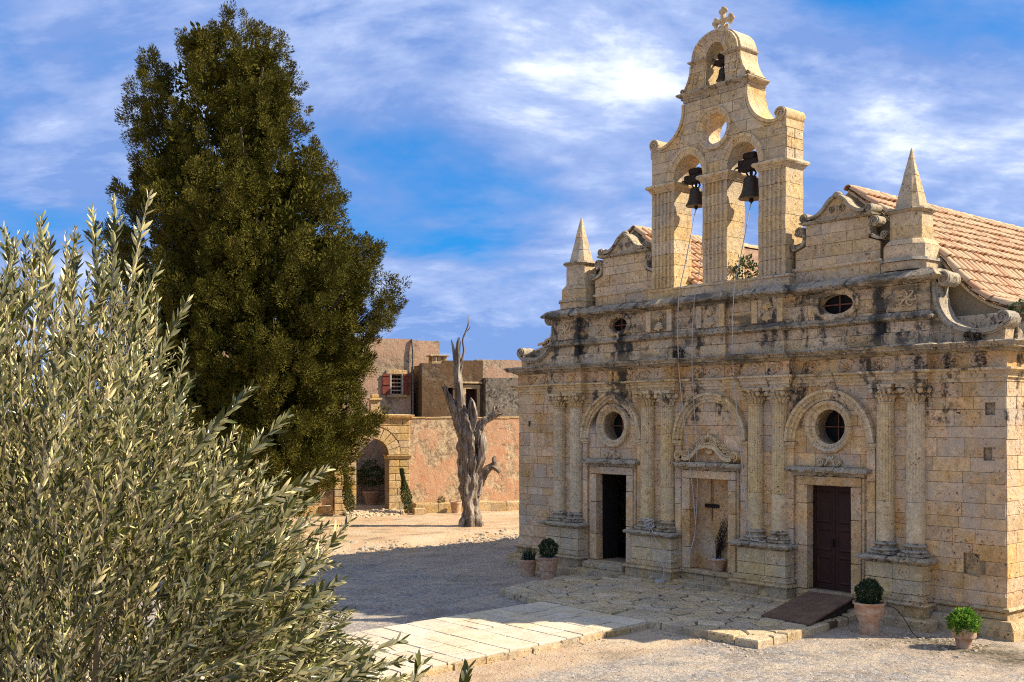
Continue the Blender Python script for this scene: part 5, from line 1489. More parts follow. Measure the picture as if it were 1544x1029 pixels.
def ball_foliage(name, c, r, n, L, mat, parent, sc=(1, 1, 1), seed=0, flat=0.35, rough=0.06):
    g = np.random.default_rng(seed)
    d = unit(g.normal(size=(n, 3)))
    rr = r * (1 - 0.30 * g.random(n) ** 1.6 + rough * np.sin(d[:, 0] * 7 + 1) * np.sin(d[:, 1] * 6) + rough * np.sin(d[:, 2] * 8))
    P = np.array(c) + d * rr[:, None] * np.array(sc)
    D_ = unit(d * 0.8 + g.normal(size=(n, 3)) * 0.7 + np.array([0, 0, 0.3]))
    Nn = unit(d + g.normal(size=(n, 3)) * flat)
    return leaf_mesh(name, P, D_, Nn, L * g.uniform(.7, 1.3, n), L * g.uniform(.45, .7, n), g.random(n), mat, parent, 'quad')

def pot_mesh(h, rt, rb, kind=0):
    mb = MB()
    if kind == 0:   # ringed urn
        pr_ = [(rb, 0), (rb * 1.02, .02), (rb * 1.02, h * .30), (rb * 1.10, h * .42), (rb * 1.16, h * .43), (rb * 1.16, h * .46), (rt * .86, h * .62), (rt * .90, h * .63), (rt * .90, h * .66), (rt * .96, h * .86), (rt * .98, h * .92), (rt * 1.07, h * .94), (rt * 1.08, h), (rt * .96, h), (rt * .92, h * .9), (0.0, h * .88)]
    elif kind == 1:  # belled pot with wide collar
        pr_ = [(rb, 0), (rb * 1.0, h * .05), (rb * 1.12, h * .40), (rb * 1.3, h * .46), (rt * .96, h * .52), (rt, h * .60), (rt * 1.0, h * .98), (rt * .97, h), (rt * .9, h), (rt * .88, h * .9), (0, h * .88)]
    else:            # plain tapered pot or bowl
        pr_ = [(rb, 0), (rb + (rt - rb) * .5, h * .4), (rt * .98, h * .84), (rt * 1.05, h * .86), (rt * 1.05, h * .97), (rt * 1.02, h), (rt * .92, h), (rt * .9, h * .9), (0, h * .88)]
    mb.lathe(pr_, 32)
    return mb
def pebbles(parent, r, z, n, mat='pebble', seed=1):
    g = random.Random(seed); mb = MB()
    for i in range(n):
        a = g.uniform(0, 6.283); q = r * math.sqrt(g.random())
        mb.sphere((q * math.cos(a), q * math.sin(a), z + g.uniform(0, .02)), g.uniform(.014, .026), 6, 4, (1, 1, .7))
    mb.obj('pebbles', M[mat], parent, smooth=60)
def handle(parent, r, z, sgn):
    mb = MB(); mb.tube(spline([(sgn * r * .98, 0, z - .05), (sgn * (r + .05), 0, z), (sgn * r * 1.0, 0, z + .06)], 5), 0.014, 6); mb.obj('pot_handle', M['terracotta'], parent, smooth=50)
def stems(parent, pts, r=0.01, mat='olivebark'):
    mb = MB()
    for p in pts: mb.tube(p, [r] * (len(p) - 1) + [r * .5], 5)
    mb.obj('stem', M[mat], parent, smooth=60)

def spiky(parent, c, n, L, mat, seed, spread=0.6):
    g = np.random.default_rng(seed); P = np.array(c) + g.normal(size=(n, 3)) * np.array([.07, .07, .02])
    D_ = unit(np.stack([g.normal(size=n) * spread, g.normal(size=n) * spread, np.ones(n)], 1))
    leaf_mesh('spikes', P, D_, unit(g.normal(size=(n, 3))), L * g.uniform(.6, 1.1, n), np.full(n, .032), g.random(n), mat, parent, 'blade')
PG = 'potted plants standing along the church front'
t = thing('potted_plant', 'spiky grey-green plant in a small terracotta pot beside the larger boxwood urn', 'potted plant', (-4.98, -1.42, gz(-4.98, -1.42)), 0, PG)
pot_mesh(0.44, 0.23, 0.17, 2).obj('pot', M['terracotta'], t, smooth=40); spiky(t, (0, 0, 0.40), 130, 0.34, M['aloe'], 3, 0.38)
t = thing('potted_boxwood', 'clipped boxwood ball in a ringed urn near the open dark doorway', 'potted plant', (-4.10, -1.50, gz(-4.1, -1.5)), 0.6, PG)
pot_mesh(0.58, 0.265, 0.19, 0).obj('pot', M['terracotta'], t, smooth=40); pebbles(t, 0.24, 0.53, 90); ball_foliage('box_ball', (0, 0, 0.80), 0.235, 2600, 0.04, M['box'], t, seed=5); stems(t, [[(0, 0, .5), (0, 0, .8)]], .02); handle(t, .27, .42, -1)
t = thing('potted_boxwood', 'clipped boxwood ball in a big ringed urn by the wooden ramp', 'potted plant', (5.10, -1.55, gz(5.1, -1.55)), 0.7, PG)
pot_mesh(0.61, 0.285, 0.18, 0).obj('pot', M['terracotta'], t, smooth=40); pebbles(t, 0.25, 0.545, 140); ball_foliage('box_ball', (0, 0, 0.79), 0.24, 3200, 0.04, M['box'], t, seed=6); stems(t, [[(0, 0, .5), (0, 0, .85)]], .02); handle(t, .275, .42, 1)
t = thing('potted_herb', 'bright green leafy herb in a small collared pot at the sunlit corner', 'potted plant', (6.90, -1.40, gz(6.9, -1.4)), 0, PG)
pot_mesh(0.37, 0.215, 0.13, 1).obj('pot', M['terracotta'], t, smooth=40); ball_foliage('herb_leaves', (0, 0, 0.46), 0.245, 900, 0.085, M['basil'], t, (1, 1, .78), 7, 0.5, 0.1); stems(t, [[(0, 0, .3), (.05 * k, .03 * k, .55)] for k in (-2, -1, 1, 2)], .008)
t = thing('potted_shrub', 'withered dark shrub in a terracotta bowl inside the wall niche', 'potted plant', (0.10, 0.10, 0.524), 0, PG)
pot_mesh(0.29, 0.22, 0.13, 2).obj('pot', M['terracotta'], t, smooth=40); pebbles(t, 0.18, 0.255, 70)
g = np.random.default_rng(12); sp_ = []; LP = []; LD = []
for k in range(26):
    h = g.uniform(.35, 1.0); dx = g.uniform(-.20, .28) ; p = [(g.uniform(-.05, .05), g.uniform(-.04, .04), .25), (dx * .4, g.uniform(-.06, .06), .25 + h * .5), (dx * .5 + .22 * h, g.uniform(-.08, .08), .25 + h)]
    sp_.append(p)
    for q in np.linspace(.2, 1, 26):
        LP.append(np.array(p[1]) + (np.array(p[2]) - np.array(p[1])) * (q * 2 - 1) if q > .5 else np.array(p[0]) + (np.array(p[1]) - np.array(p[0])) * q * 2); LD.append(g.normal(size=3) + [0, 0, .6])
stems(t, sp_, .006, 'oldwood'); LP = np.array(LP); leaf_mesh('dry_leaves', LP, unit(np.array(LD)), unit(g.normal(size=(len(LP), 3))), g.uniform(.025, .055, len(LP)), g.uniform(.015, .03, len(LP)), g.random(len(LP)), M['dry'], t, 'quad')
# thin cable running down from the right urn
mb = MB(); mb.tube(spline([(5.42, -1.52, 0.56), (5.60, -1.45, 0.52), (5.72, -1.3, 0.28), (5.88, -1.25, 0.03), (6.2, -1.3, 0.015)], 6), 0.008, 5)
tag(mb.obj('cable', M['iron'], None, smooth=50), 'thin dark cable running from the big boxwood urn to the ground', 'cable')
# plants rooted in the masonry
def weed(label, loc, r, n, L, mat, sc=(1, 1, 1), seed=0):
    t = thing('wall_plant', label, 'plant', loc)
    ball_foliage('leaves', (0, 0, r * .6), r, n, L, M[mat], t, sc, seed, 0.8, 0.15); stems(t, [[(0, 0, -.05), (.05 * k * r, 0, r * .8)] for k in (-3, 0, 3)], .008)
weed('green and brown weed growing on the sill beside the middle bell pier', (0.66, 0.42, 7.36), 0.30, 420, 0.085, 'weed', (.9, .9, 1.1), 21)
weed('dark dry tuft growing on the ledge above the blind arch', (-0.95, -0.08, 5.60), 0.13, 260, 0.05, 'dry', (1.2, .8, .9), 22)
weed('dark moss tuft under the curve of the right scroll', (6.36, -0.02, 5.60), 0.11, 300, 0.04, 'dry', (1.7, .6, .9), 23)
weed('small green tuft at the eaves behind the right scroll', (6.95, 0.62, 6.14), 0.14, 220, 0.06, 'weed', (1.4, 1, .8), 24)
weed('leafy green tuft in the gutter at the roof corner', (7.05, 1.05, 6.02), 0.18, 260, 0.07, 'weed', (1, 1.4, .9), 25)

# ------------------------------------------------------------------ old gate, courtyard wall and houses behind
WLOC = (-21.315, 9.047, 0.0); WROT = R(69.88)
ZG = 0.12
wl = thing('courtyard_wall', 'long wall with flaking pink plaster between gateway and church', 'wall', WLOC, WROT)
def wall_mesh(x0, x1, z0, z1, y0, y1, seed, top=0.03):
    r_ = random.Random(seed); n = int((x1 - x0) / 0.5); pts = [(x0, z0), (x1, z0)] + [(x1 - (x1 - x0) * i / n, z1 + r_.uniform(-top, top)) for i in range(n + 1)]
    mb = MB(); mb.prism(pts, y0, y1); return mb
wall_mesh(-2.48, 16.0, -0.2, 4.20, 0.0, 0.6, 1).obj('plastered_wall', M['pink'], wl)
mb = MB()
cr_ = random.Random(9); x = -2.4
while x < 12:
    w = cr_.uniform(0.4, 0.9); mb = MB(); mb.cbox(x, x + w - .01, -0.03, 0.63, 4.18 + cr_.uniform(-.01, .01), 4.25 + cr_.uniform(-.01, .015), 0.015, 0.006, cr_); mb.obj('coping_stone', M['gate'], wl); x += w
x = -2.35
while x < 5:
    w = cr_.uniform(0.5, 1.1); mb = MB(); mb.cbox(x, x + w - .012, -0.62 + cr_.uniform(-.02, .02), 0.0, -0.1, 0.52 + cr_.uniform(-.03, .03), 0.03, 0.02, cr_); mb.obj('bench_stone', M['gate'], wl); x += w
wl2 = thing('courtyard_wall', 'pink plastered wall with low stone bench behind the big cypress', 'wall', WLOC, WROT)
wall_mesh(-34.0, -5.78, -0.2, 4.15, 0.05, 0.6, 2).obj('plastered_wall', M['pink'], wl2)
x = -5.9
while x > -11:
    w = cr_.uniform(0.5, 1.1); mb = MB(); mb.cbox(x - w + .012, x, -0.62 + cr_.uniform(-.02, .02), 0.05, -0.1, 0.50 + cr_.uniform(-.04, .03), 0.03, 0.02, cr_); mb.obj('bench_stone', M['gate'], wl2); x -= w

gt = thing('stone_gateway', 'arched gateway of yellow cut stone with moulded cornice', 'gateway', WLOC, WROT)
gc = -4.12; gr_ = 0.70
gout = [(-5.76, 0.0), (gc - gr_, 0.0), (gc - gr_, 2.62)] + list(reversed(arc(gc, 2.62, gr_, 0, 180, 16)))[1:] + [(gc + gr_, 0.0), (-2.50, 0.0), (-2.50, 4.16), (-5.76, 4.16)]
plate('gate_core', gout, [], -0.085, 0.62, M['mortar'], gt)
gz_ = [0.0, 0.28, 0.58, 0.88, 1.18, 1.50, 1.80, 2.10, 2.42]
pil_r = rect(gc + gr_, -2.50, 0.0, 2.42); pil_l = rect(-5.76, gc - gr_, 0.0, 2.42)
cell_blocks('gate_block', pil_r, [], gz_, (0.45, 0.95), -0.13, 0.05, M['gate'], gt, 901, gap=0.022, bev=0.012)
cell_blocks('gate_block', pil_l, [], gz_, (0.45, 0.95), -0.13, 0.05, M['gate'], gt, 902, gap=0.022, bev=0.012)
for (a, b) in ((gc + gr_, -2.50), (-5.76, gc - gr_)):
    sweep_pieces('gate_impost', [(a, 0.6), (a, -0.13), (b, -0.13), (b, 0.6)], [(-0.05, 2.43), (0.02, 2.43), (0.05, 2.48), (0.06, 2.54), (0.09, 2.57), (0.09, 2.61), (-0.05, 2.62)], M['gate'], gt, 903, (1.2, 1.6), jit=0.006)
for k in range(11):
    a0_, a1_ = 180 * k / 11 + .8, 180 * (k + 1) / 11 - .8
    p = arc(gc, 2.62, gr_, a0_, a1_, 3) + list(reversed(arc(gc, 2.62, 1.22, a0_, a1_, 3)))
    p = [(x, min(z, 3.94)) for x, z in p]
    mb = MB(); mb.prism(p, -0.128 + cr_.uniform(-.006, .006), 0.0); mb.obj('gate_voussoir', M['gate'], gt)
span_out = [(-2.50, 2.63), (-2.50, 4.16), (-5.76, 4.16), (-5.76, 2.63)] + [(x, z) for x, z in reversed(arc(gc, 2.62, 1.235, 1, 179, 18))]
cell_blocks('gate_block', span_out, [], [2.63, 2.93, 3.23, 3.53, 3.86, 4.16], (0.5, 0.9), -0.13, 0.05, M['gate'], gt, 904, gap=0.022, bev=0.012)
sweep_pieces('gate_cornice', [(-5.78, 0.5), (-5.78, -0.13), (-2.48, -0.13), (-2.48, 0.5)], [(-0.3, 4.165), (0.03, 4.165), (0.07, 4.22), (0.15, 4.26), (0.16, 4.33), (-0.3, 4.36)], M['gate'], gt, 905, (0.6, 1.0), jit=0.01)
for (z0, z1, h) in ((4.362, 4.50, .26), (4.505, 4.95, .20), (4.955, 5.05, .27), (5.055, 5.2, .16)):
    mb = MB(); mb.cbox(-3.95 - h, -3.95 + h, 0.25 - h, 0.25 + h, z0, z1, 0.015, .006, cr_); mb.obj('gate_finial_block', M['gate'], gt)
# gravel court and shaded wall beyond the arch
mb = MB(); mb.box(-9.0, -2.2, -0.12, 4.05, -0.1, 0.26); o = mb.obj('inner_court', M['ground'], None, kind='structure'); o.location = WLOC; o.rotation_euler.z = WROT
trc = thing('upper_terrace', 'terrace mass behind the pink plastered wall', 'terrace', WLOC, WROT)
mb = MB(); mb.box(-2.2, 16.0, 0.602, 14.0, -0.1, 4.05); mb.obj('terrace_block', M['darkrubble'], trc)
gp = thing('potted_tree', 'small leafy tree in a terracotta pot seen through the gateway', 'potted plant', Matrix.Translation(WLOC) @ Matrix.Rotation(WROT, 4, 'Z') @ Vector((-3.45, 3.1, 0.26)))
pot_mesh(0.62, 0.40, 0.24, 2).obj('pot', M['terracotta'], gp, smooth=40); ball_foliage('leaves', (-.1, 0, 1.35), 0.62, 1300, 0.11, M['weed'], gp, (1, 1, .85), 31, .8, .2); stems(gp, [[(0, 0, .5), (.02, 0, 1.2)], [(0, 0, .8), (-.3, .1, 1.5)]], .03)

def house(name, label, x0, x1, y0, y1, z0, z1, mat, holes=(), top=0.03, seed=0):
    t = thing(name, label, 'house', WLOC, WROT)
    r_ = random.Random(seed); n = max(2, int((x1 - x0) / 0.6))
    out_ = [(x0, z0), (x1, z0)] + [(x1 - (x1 - x0) * i / n, z1 + r_.uniform(-top, top)) for i in range(n + 1)]
    plate('wall', out_, list(holes), y0, y0 + 0.45, M[mat], t)
    mb = MB(); mb.box(x0, x1, y0 + 0.452, y1, z0, z1 - 0.06); mb.obj('house_mass', M[mat], t)
    return t
ha = house('house', 'flat-roofed house with faded pink walls and red-brown shutters', -12.0, -1.36, 4.0, 12.0, 0.0, 7.92, 'pinkA', [rect(-2.31, -1.80, 5.34, 6.21)], seed=3)
win = pempty('window', ha)
mb = MB(); mb.box(-2.31, -1.80, 4.30, 4.31, 5.34, 6.21); mb.obj('window_dark_pane', M['darkpane'], win)
for (a, b, c_, d) in ((-2.37, -2.30, 5.30, 6.25), (-1.81, -1.74, 5.30, 6.25)):
    mb = MB(); mb.cbox(a, b, 3.95, 4.2, c_, d, .008); mb.obj('window_frame', M['frame'], win)
mb = MB(); mb.cbox(-2.55, -1.55, 3.94, 4.2, 6.26, 6.45, .012); mb.obj('window_lintel', M['gate'], win)
mb = MB(); mb.cbox(-2.52, -1.58, 3.88, 4.2, 5.18, 5.295, .012); mb.obj('window_sill', M['gate'], win)
for z in (5.5, 5.68, 5.86, 6.04):
    mb = MB(); mb.cbox(-2.30, -1.81, 4.12, 4.16, z - .03, z + .03, .005); mb.obj('window_bar', M['frame'], win)
for x in (-2.13, -1.98):
    mb = MB(); mb.cbox(x - .03, x + .03, 4.165, 4.2, 5.34, 6.21, .005); mb.obj('window_bar', M['redbar'], win)
for (a, b) in ((-2.74, -2.38), (-1.73, -1.40)):
    sh = pempty('shutter', ha)
    mb = MB(); mb.cbox(a, b, 3.93, 3.975, 5.30, 6.25, .006); sb = mb.obj('shutter_leaf', M['shutter'], sh)
    for z in (5.32, 5.74, 6.16):
        mb = MB(); mb.cbox(a + .01, b - .01, 3.905, 3.928, z, z + .07, .004); mb.obj('shutter_rail', M['shutter'], sh)
mb = MB(); mb.tube([(-1.30, 3.9, 4.1), (-1.30, 3.9, 7.4), (-1.34, 3.95, 7.9)], 0.05, 8); mb.obj('drain_pipe', M['limew'], ha)
hb = house('house', 'set-back pale wall joining the pink house beside the chimney', -1.355, 0.45, 5.4, 12.0, 4.0, 7.98, 'pinkA', seed=4)
hc = house('house', 'dark brown weathered block below the little chimney', -1.02, 0.20, 3.3, 6.4, 4.0, 6.74, 'brownwall', seed=5)
ch = thing('chimney', 'small square chimney with four vents on the brown block', 'chimney', Matrix.Translation(WLOC) @ Matrix.Rotation(WROT, 4, 'Z') @ Vector((0.05, 4.4, 6.74)), WROT)
mb = MB(); mb.cbox(-0.36, 0.36, -0.36, 0.36, -0.1, 0.16, .01); mb.obj('chimney_base', M['gate'], ch)
for (a, b) in ((-1, -1), (1, -1), (-1, 1), (1, 1), (0, -1)):
    mb = MB(); mb.cbox(a * .27 - .08, a * .27 + .08, b * .27 - .08, b * .27 + .08, 0.162, 0.40, .006); mb.obj('chimney_post', M['gate'], ch)
mb = MB(); mb.cbox(-0.46, 0.46, -0.46, 0.46, 0.402, 0.47, .01); mb.obj('chimney_cap', M['gate'], ch)
hd = house('house', 'brown terrace house with stone-framed dark doorway', 0.22, 2.20, 4.0, 9.0, 4.0, 6.95, 'brownwall', [rect(1.33, 1.89, 4.05, 5.60), rect(0.45, 0.70, 5.0, 5.65)], seed=6)
drw = pempty('doorway', hd)
mb = MB(); mb.box(1.33, 1.89, 4.38, 4.40, 4.05, 5.60); mb.obj('door_leaf', M['door'], drw)
mb = MB(); mb.box(0.45, 0.70, 4.36, 4.38, 5.0, 5.65); mb.obj('window_dark_pane', M['darkpane'], drw)
for (a, b, c_, d) in ((1.17, 1.33, 4.05, 5.60), (1.89, 2.03, 4.05, 5.60), (1.15, 2.05, 5.605, 5.80)):
    mb = MB(); mb.cbox(a, b, 3.95, 4.2, c_, d, .01); mb.obj('door_frame_stone', M['gate'], drw)
mb = MB(); mb.cbox(1.08, 2.12, 3.86, 4.2, 5.86, 5.94, .01); mb.obj('door_hood', M['gate'], drw)
he = house('house', 'grey rubble house end wall next to the church front', 2.21, 9.0, 3.6, 9.0, 4.0, 6.16, 'darkrubble', seed=7)
hf = house('house', 'sunlit pink upper storey behind the rubble wall', 2.40, 9.0, 5.6, 10.0, 6.0, 7.12, 'pinkA', seed=8)

WM = Matrix.Translation(WLOC) @ Matrix.Rotation(WROT, 4, 'Z')
def wpt(x, y, z=None):
    p = WM @ Vector((x, y, 0)); return (p.x, p.y, gz(p.x, p.y) if z is None else z)
t = thing('terracotta_pot', 'empty terracotta pot standing by the stone bench', 'pot', wpt(-0.68, -1.0)); pot_mesh(0.48, 0.24, 0.19, 2).obj('pot', M['terracotta'], t, smooth=40)
t = thing('small_shrub', 'tiny green shrub growing on the stone bench', 'shrub', wpt(-1.15, -0.3, 0.52)); ball_foliage('leaves', (0, 0, .12), .15, 220, .06, M['weed'], t, seed=33); stems(t, [[(0, 0, -.02), (0, 0, .15)]], .01)
def sapling(label, loc, h, lean, seed):
    t = thing('cypress_sapling', label, 'cypress', loc, 0, 'young cypresses flanking the gateway')
    g = np.random.default_rng(seed); n = 2600
    f = g.random(n) ** .8; rad = .17 * h / 1.9 * (0.35 + np.sin(np.minimum(f * 1.25 + .12, 1) * np.pi)) * g.random(n) ** .5
    a = g.uniform(0, 6.283, n); P = np.stack([lean[0] * f + rad * np.cos(a), lean[1] * f + rad * np.sin(a), .15 + f * (h - .2)], 1)
    D_ = unit(np.stack([np.cos(a) * .5, np.sin(a) * .5, np.ones(n)], 1) + g.normal(size=(n, 3)) * .35)
    leaf_mesh('foliage', P, D_, unit(g.normal(size=(n, 3))), g.uniform(.05, .11, n), g.uniform(.025, .045, n), g.random(n), M['weed'], t, 'quad')
    stems(t, [[(0, 0, 0), (lean[0] * .5, lean[1] * .5, h * .5), (lean[0], lean[1], h)]], .02)
sapling('leaning cypress sapling at the right pillar of the gateway', wpt(-2.75, -0.9), 1.95, (-.18, -.24), 41)
sapling('leaning cypress sapling at the left pillar of the gateway', wpt(-5.25, -0.9), 1.95, (-.10, -.2), 42)
mb = MB(); mb.cbox(-.25, .25, -.2, .2, 0, .26, .02, .01, cr_); o = mb.obj('stone_block', M['gate'], None); o.location = wpt(-2.3, -0.95); o.rotation_euler.z = WROT; tag(o, 'square stone block beside the sapling at the gateway', 'stone')

# ------------------------------------------------------------------ loose stones
def stones(name, pts, parent=None):
    g = random.Random(77); mb = MB()
    base = MB(); base.sphere((0, 0, 0), 1, 6, 4)
    for (x, y, z, s) in pts:
        sc_ = (g.uniform(.7, 1.3) * s, g.uniform(.7, 1.3) * s, g.uniform(.4, .7) * s); a = g.uniform(0, 6.28); ca, sa = math.cos(a), math.sin(a)
        vs_ = []
        for p in base.v:
            k = g.uniform(.8, 1.15); px, py, pz = p[0] * sc_[0] * k, p[1] * sc_[1] * k, p[2] * sc_[2] * k
            vs_.append((x + px * ca - py * sa, y + px * sa + py * ca, z + pz))
        mb.add(vs_, base.f)
    return mb.obj(name, M['rubble'], parent, kind='stuff', fix=False)
g = random.Random(31); pts = []
for i in range(700):     # worn bank
    y = g.uniform(-5, 6); b = 0
    x = -11.9 - 0.18 * (y - 1) + g.gauss(0, .55) + noise.noise((0, y * .35, 3)) * 1.2
    pts.append((x, y, gz(x, y), g.uniform(.025, .09) if g.random() < .9 else g.uniform(.09, .15)))
for i in range(260):     # scatter in the yard
    x, y = g.uniform(-11.5, -3.4), g.uniform(-7, 3)
    if x > -7.3 and y > -.6: continue
    pts.append((x, y, gz(x, y), g.uniform(.012, .045)))
for i in range(420):     # crumbs along the foot of the church
    x, y = g.choice((g.uniform(-7.2, -3.4), g.uniform(4.6, 7.3))), -0.7 - abs(g.gauss(0, .8))
    pts.append((x, y, gz(x, y), g.uniform(.012, .05)))
for i in range(260):     # crumbs against the edges of way and terrace
    if g.random() < .5: x, y = g.uniform(2.2, 4.9), -4.45 - abs(g.gauss(0, .18))
    else:
        y = g.uniform(-11, -4.5); x = way_x(y)[g.choice((0, 1))]; x += abs(g.gauss(0, .12)) * (1 if x > 0.5 else -1)
    pts.append((x, y, gz(x, y), g.uniform(.01, .045)))
for i in range(900):     # pale gravel in the sunny foreground
    x, y = g.uniform(2.6, 9), g.uniform(-12, -2.2)
    if x < 4.8 and y > -4.5: continue
    pts.append((x, y, gz(x, y), g.uniform(.008, .024)))
stones('loose_stones', pts)
pts = []
for i in range(330):     # pebbled threshold ramp of the gate
    u, v = g.uniform(-5.4, -2.9), -0.15 - abs(g.gauss(0, .55))
    p = wpt(u, v); pts.append((p[0], p[1], p[2] + max(0, .16 + v * .16), g.uniform(.05, .12)))
stones('gate_rubble', pts)

# ------------------------------------------------------------------ dead cypress stump
dt = thing('dead_tree', 'silvery bare dead tree trunk with splintered limbs', 'dead tree', (-15.67, 5.01, gz(-15.67, 5.01) - .03), TH)
dn = random.Random(17)
def limb(name, pts, n=18, sub=7, ridge=0.16, tw=0.0, seed=0):
    c = spline(pts, sub); mb = MB()
    ph = [dn.uniform(0, 6.28) for _ in range(6)]
    def mod(a, i):
        return 1 + ridge * (math.sin(3 * a + ph[0] + i * tw) * .5 + math.sin(5 * a + ph[1] - i * tw * 1.4) * .5 + math.sin(9 * a + ph[2] + i * tw) * .35) + .20 * ridge / .16 * noise.noise((math.cos(a) * 2.2 + ph[3], math.sin(a) * 2.2 + ph[4], i * .22 + ph[5])) + .10 * noise.noise((math.cos(a) * 6, math.sin(a) * 6, i * .35 + ph[5])) + dn.uniform(-.03, .03)
    mb.tube([(p[0], p[1], p[2]) for p in c], [max(p[3] * .86, .004) for p in c], n, mod)
    return mb.obj(name, M['deadwood'], dt, smooth=70)
limb('trunk', [(0.05, 0, 0, .42), (0.03, 0, .3, .38), (0.0, 0, 1.0, .37), (-.02, 0, 1.8, .39), (-.06, 0, 2.7, .40), (-.14, 0, 3.4, .42), (-.24, 0, 4.0, .33), (-.28, 0, 4.4, .16)], 34, 10, .26, .06)
limb('limb', [(-.25, 0, 3.3, .26), (-.36, -.02, 4.2, .22), (-.44, 0, 5.0, .19), (-.50, 0, 5.8, .16), (-.50, .02, 6.5, .12), (-.46, .02, 6.95, .085), (-.44, .02, 7.12, .01)], 16, 7, .2, .05)
limb('splinter', [(-.52, 0, 5.7, .10), (-.62, 0, 6.3, .07), (-.68, 0, 6.75, .05), (-.74, 0, 7.05, .008)], 8, 5, .2)
limb('twig', [(-.36, 0, 6.2, .05), (-.26, 0, 6.6, .045), (-.30, 0, 7.0, .04), (-.18, 0, 7.35, .035), (-.10, 0, 7.6, .028), (-.10, 0, 7.95, .012)], 7, 5, .1)
limb('twig', [(-.20, 0, 7.3, .025), (-.08, 0, 7.42, .02), (.0, 0, 7.55, .006)], 6, 4, .1)
limb('twig', [(-.42, 0, 5.6, .06), (-.34, 0, 6.0, .04), (-.28, 0, 6.3, .01)], 6, 4, .1)
limb('broken_limb', [(-.30, 0, 3.5, .24), (-.52, 0, 4.2, .22), (-.72, 0, 4.65, .18), (-.90, 0, 5.0, .12), (-.98, 0, 5.15, .10)], 14, 6, .22, .06)
for (dx, dz, r) in ((-.14, .14, .05), (-.02, .22, .05), (.10, .12, .04)):
    limb('splinter', [(-.90, 0, 5.0, .07), (-.95 + dx * .5, 0, 5.1 + dz * .6, r), (-.98 + dx, 0, 5.15 + dz, .01)], 7, 4, .2)
limb('broken_limb', [(.10, 0, 3.2, .24), (.34, -.03, 3.75, .20), (.52, -.05, 4.0, .17), (.75, -.05, 4.12, .16), (.95, -.05, 4.28, .15), (1.05, -.05, 4.38, .11)], 14, 6, .25, .06)
for (dx, dz, r) in ((.10, .02, .07), (-.02, .20, .07), (-.20, .16, .06), (.16, -.16, .06)):
    limb('splinter', [(.92, -.05, 4.25, .10), (1.0 + dx * .6, -.05, 4.34 + dz * .6, r), (1.06 + dx, -.05, 4.42 + dz, .012)], 8, 4, .25)
limb('broken_limb', [(.0, -.05, 3.6, .2), (.12, -.08, 4.1, .19), (.05, -.1, 4.6, .14), (.0, -.1, 4.85, .02)], 12, 6, .25, .06)
limb('knot', [(.20, -.1, 2.0, .12), (.42, -.14, 2.7, .20), (.40, -.14, 3.3, .17), (.28, -.1, 3.8, .06)], 12, 6, .25)
limb('stub', [(.20, 0, 1.2, .22), (.38, 0, 1.8, .20), (.60, 0, 2.15, .17), (.82, 0, 2.30, .13), (.90, 0, 2.45, .11)], 14, 6, .2, .05)
limb('stub', [(.80, 0, 2.28, .12), (.98, 0, 2.18, .13), (1.08, 0, 2.02, .06)], 9, 5, .3)
limb('stub', [(.88, 0, 2.4, .09), (.86, 0, 2.56, .09), (.92, 0, 2.66, .03)], 8, 4, .3)
limb('root', [(.18, -.15, .45, .14), (.26, -.24, .2, .17), (.34, -.3, .0, .18)], 10, 5, .3)
limb('root', [(-.22, -.1, .4, .14), (-.32, -.16, .15, .15), (-.40, -.2, -.05, .12)], 10, 5, .3)
limb('root', [(.0, -.25, .5, .13), (.02, -.36, .15, .15), (.03, -.42, -.05, .13)], 10, 5, .3)

# ------------------------------------------------------------------ big cypress
cy = thing('cypress_tree', 'huge old dark green cypress rising beside the gateway', 'cypress', (-19.11, -1.69, 0.0), TH)
DEP = 40.6; PXM = FPX / DEP
sil = [(8, 308, 408), (40, 266, 418), (100, 243, 434), (150, 218, 460), (200, 206, 464), (250, 196, 488), (300, 190, 505), (350, 184, 548), (430, 178, 584), (500, 176, 584), (560, 178, 578), (620, 180, 574), (670, 190, 566), (700, 212, 552), (740, 250, 500), (780, 330, 430)]
sil = [(4.039 + (636 - y_) / PXM, (a - 400) / PXM, (b - 400) / PXM) for y_, a, b in sil]      # height, left, right about the trunk foot
sil.sort()
SZ = np.array([s[0] for s in sil]); SL = np.array([s[1] for s in sil]); SR = np.array([s[2] for s in sil])
gc_ = np.random.default_rng(2)
def in_hole(x, z):
    m = np.zeros(len(x), bool)
    for (px, py, r) in ((302, 178, 22), (308, 128, 14), (283, 158, 11), (396, 242, 17), (470, 352, 15), (378, 102, 8), (340, 265, 11), (300, 225, 10), (330, 205, 10)):
        m |= np.hypot(x - (px - 400) / PXM, z - (4.039 + (636 - py) / PXM)) < r / PXM
    return m
# boughs first: plumes of foliage standing off the crown's surface
bz = []; ba = []
tries = 0
while len(bz) < 210 and tries < 20000:
    tries += 1
    z = gc_.uniform(SZ[0] + .3, SZ[-1] - 1.45); w = float(np.interp(z, SZ, (SR - SL) / 2))
    if gc_.random() > (w + 1.3) / 6.1: continue
    a = gc_.uniform(0, 6.283)
    if any(abs(z - z2) < 1.0 and abs(((a - a2 + math.pi) % 6.283) - math.pi) * max(w, .6) < 1.0 and math.hypot(z - z2, (((a - a2 + math.pi) % 6.283) - math.pi) * max(w, .6)) < .98 for z2, a2 in zip(bz, ba)): continue
    bz.append(z); ba.append(a)
bz = np.array(bz); ba = np.array(ba); nb_ = len(bz)
bw = np.interp(bz, SZ, (SR - SL) / 2); bm_ = np.interp(bz, SZ, (SR + SL) / 2)
be = np.maximum(bw - .72, .10) * gc_.uniform(.80, 1.12, nb_)
B = np.stack([bm_ + be * np.cos(ba), be * .95 * np.sin(ba), bz], 1)
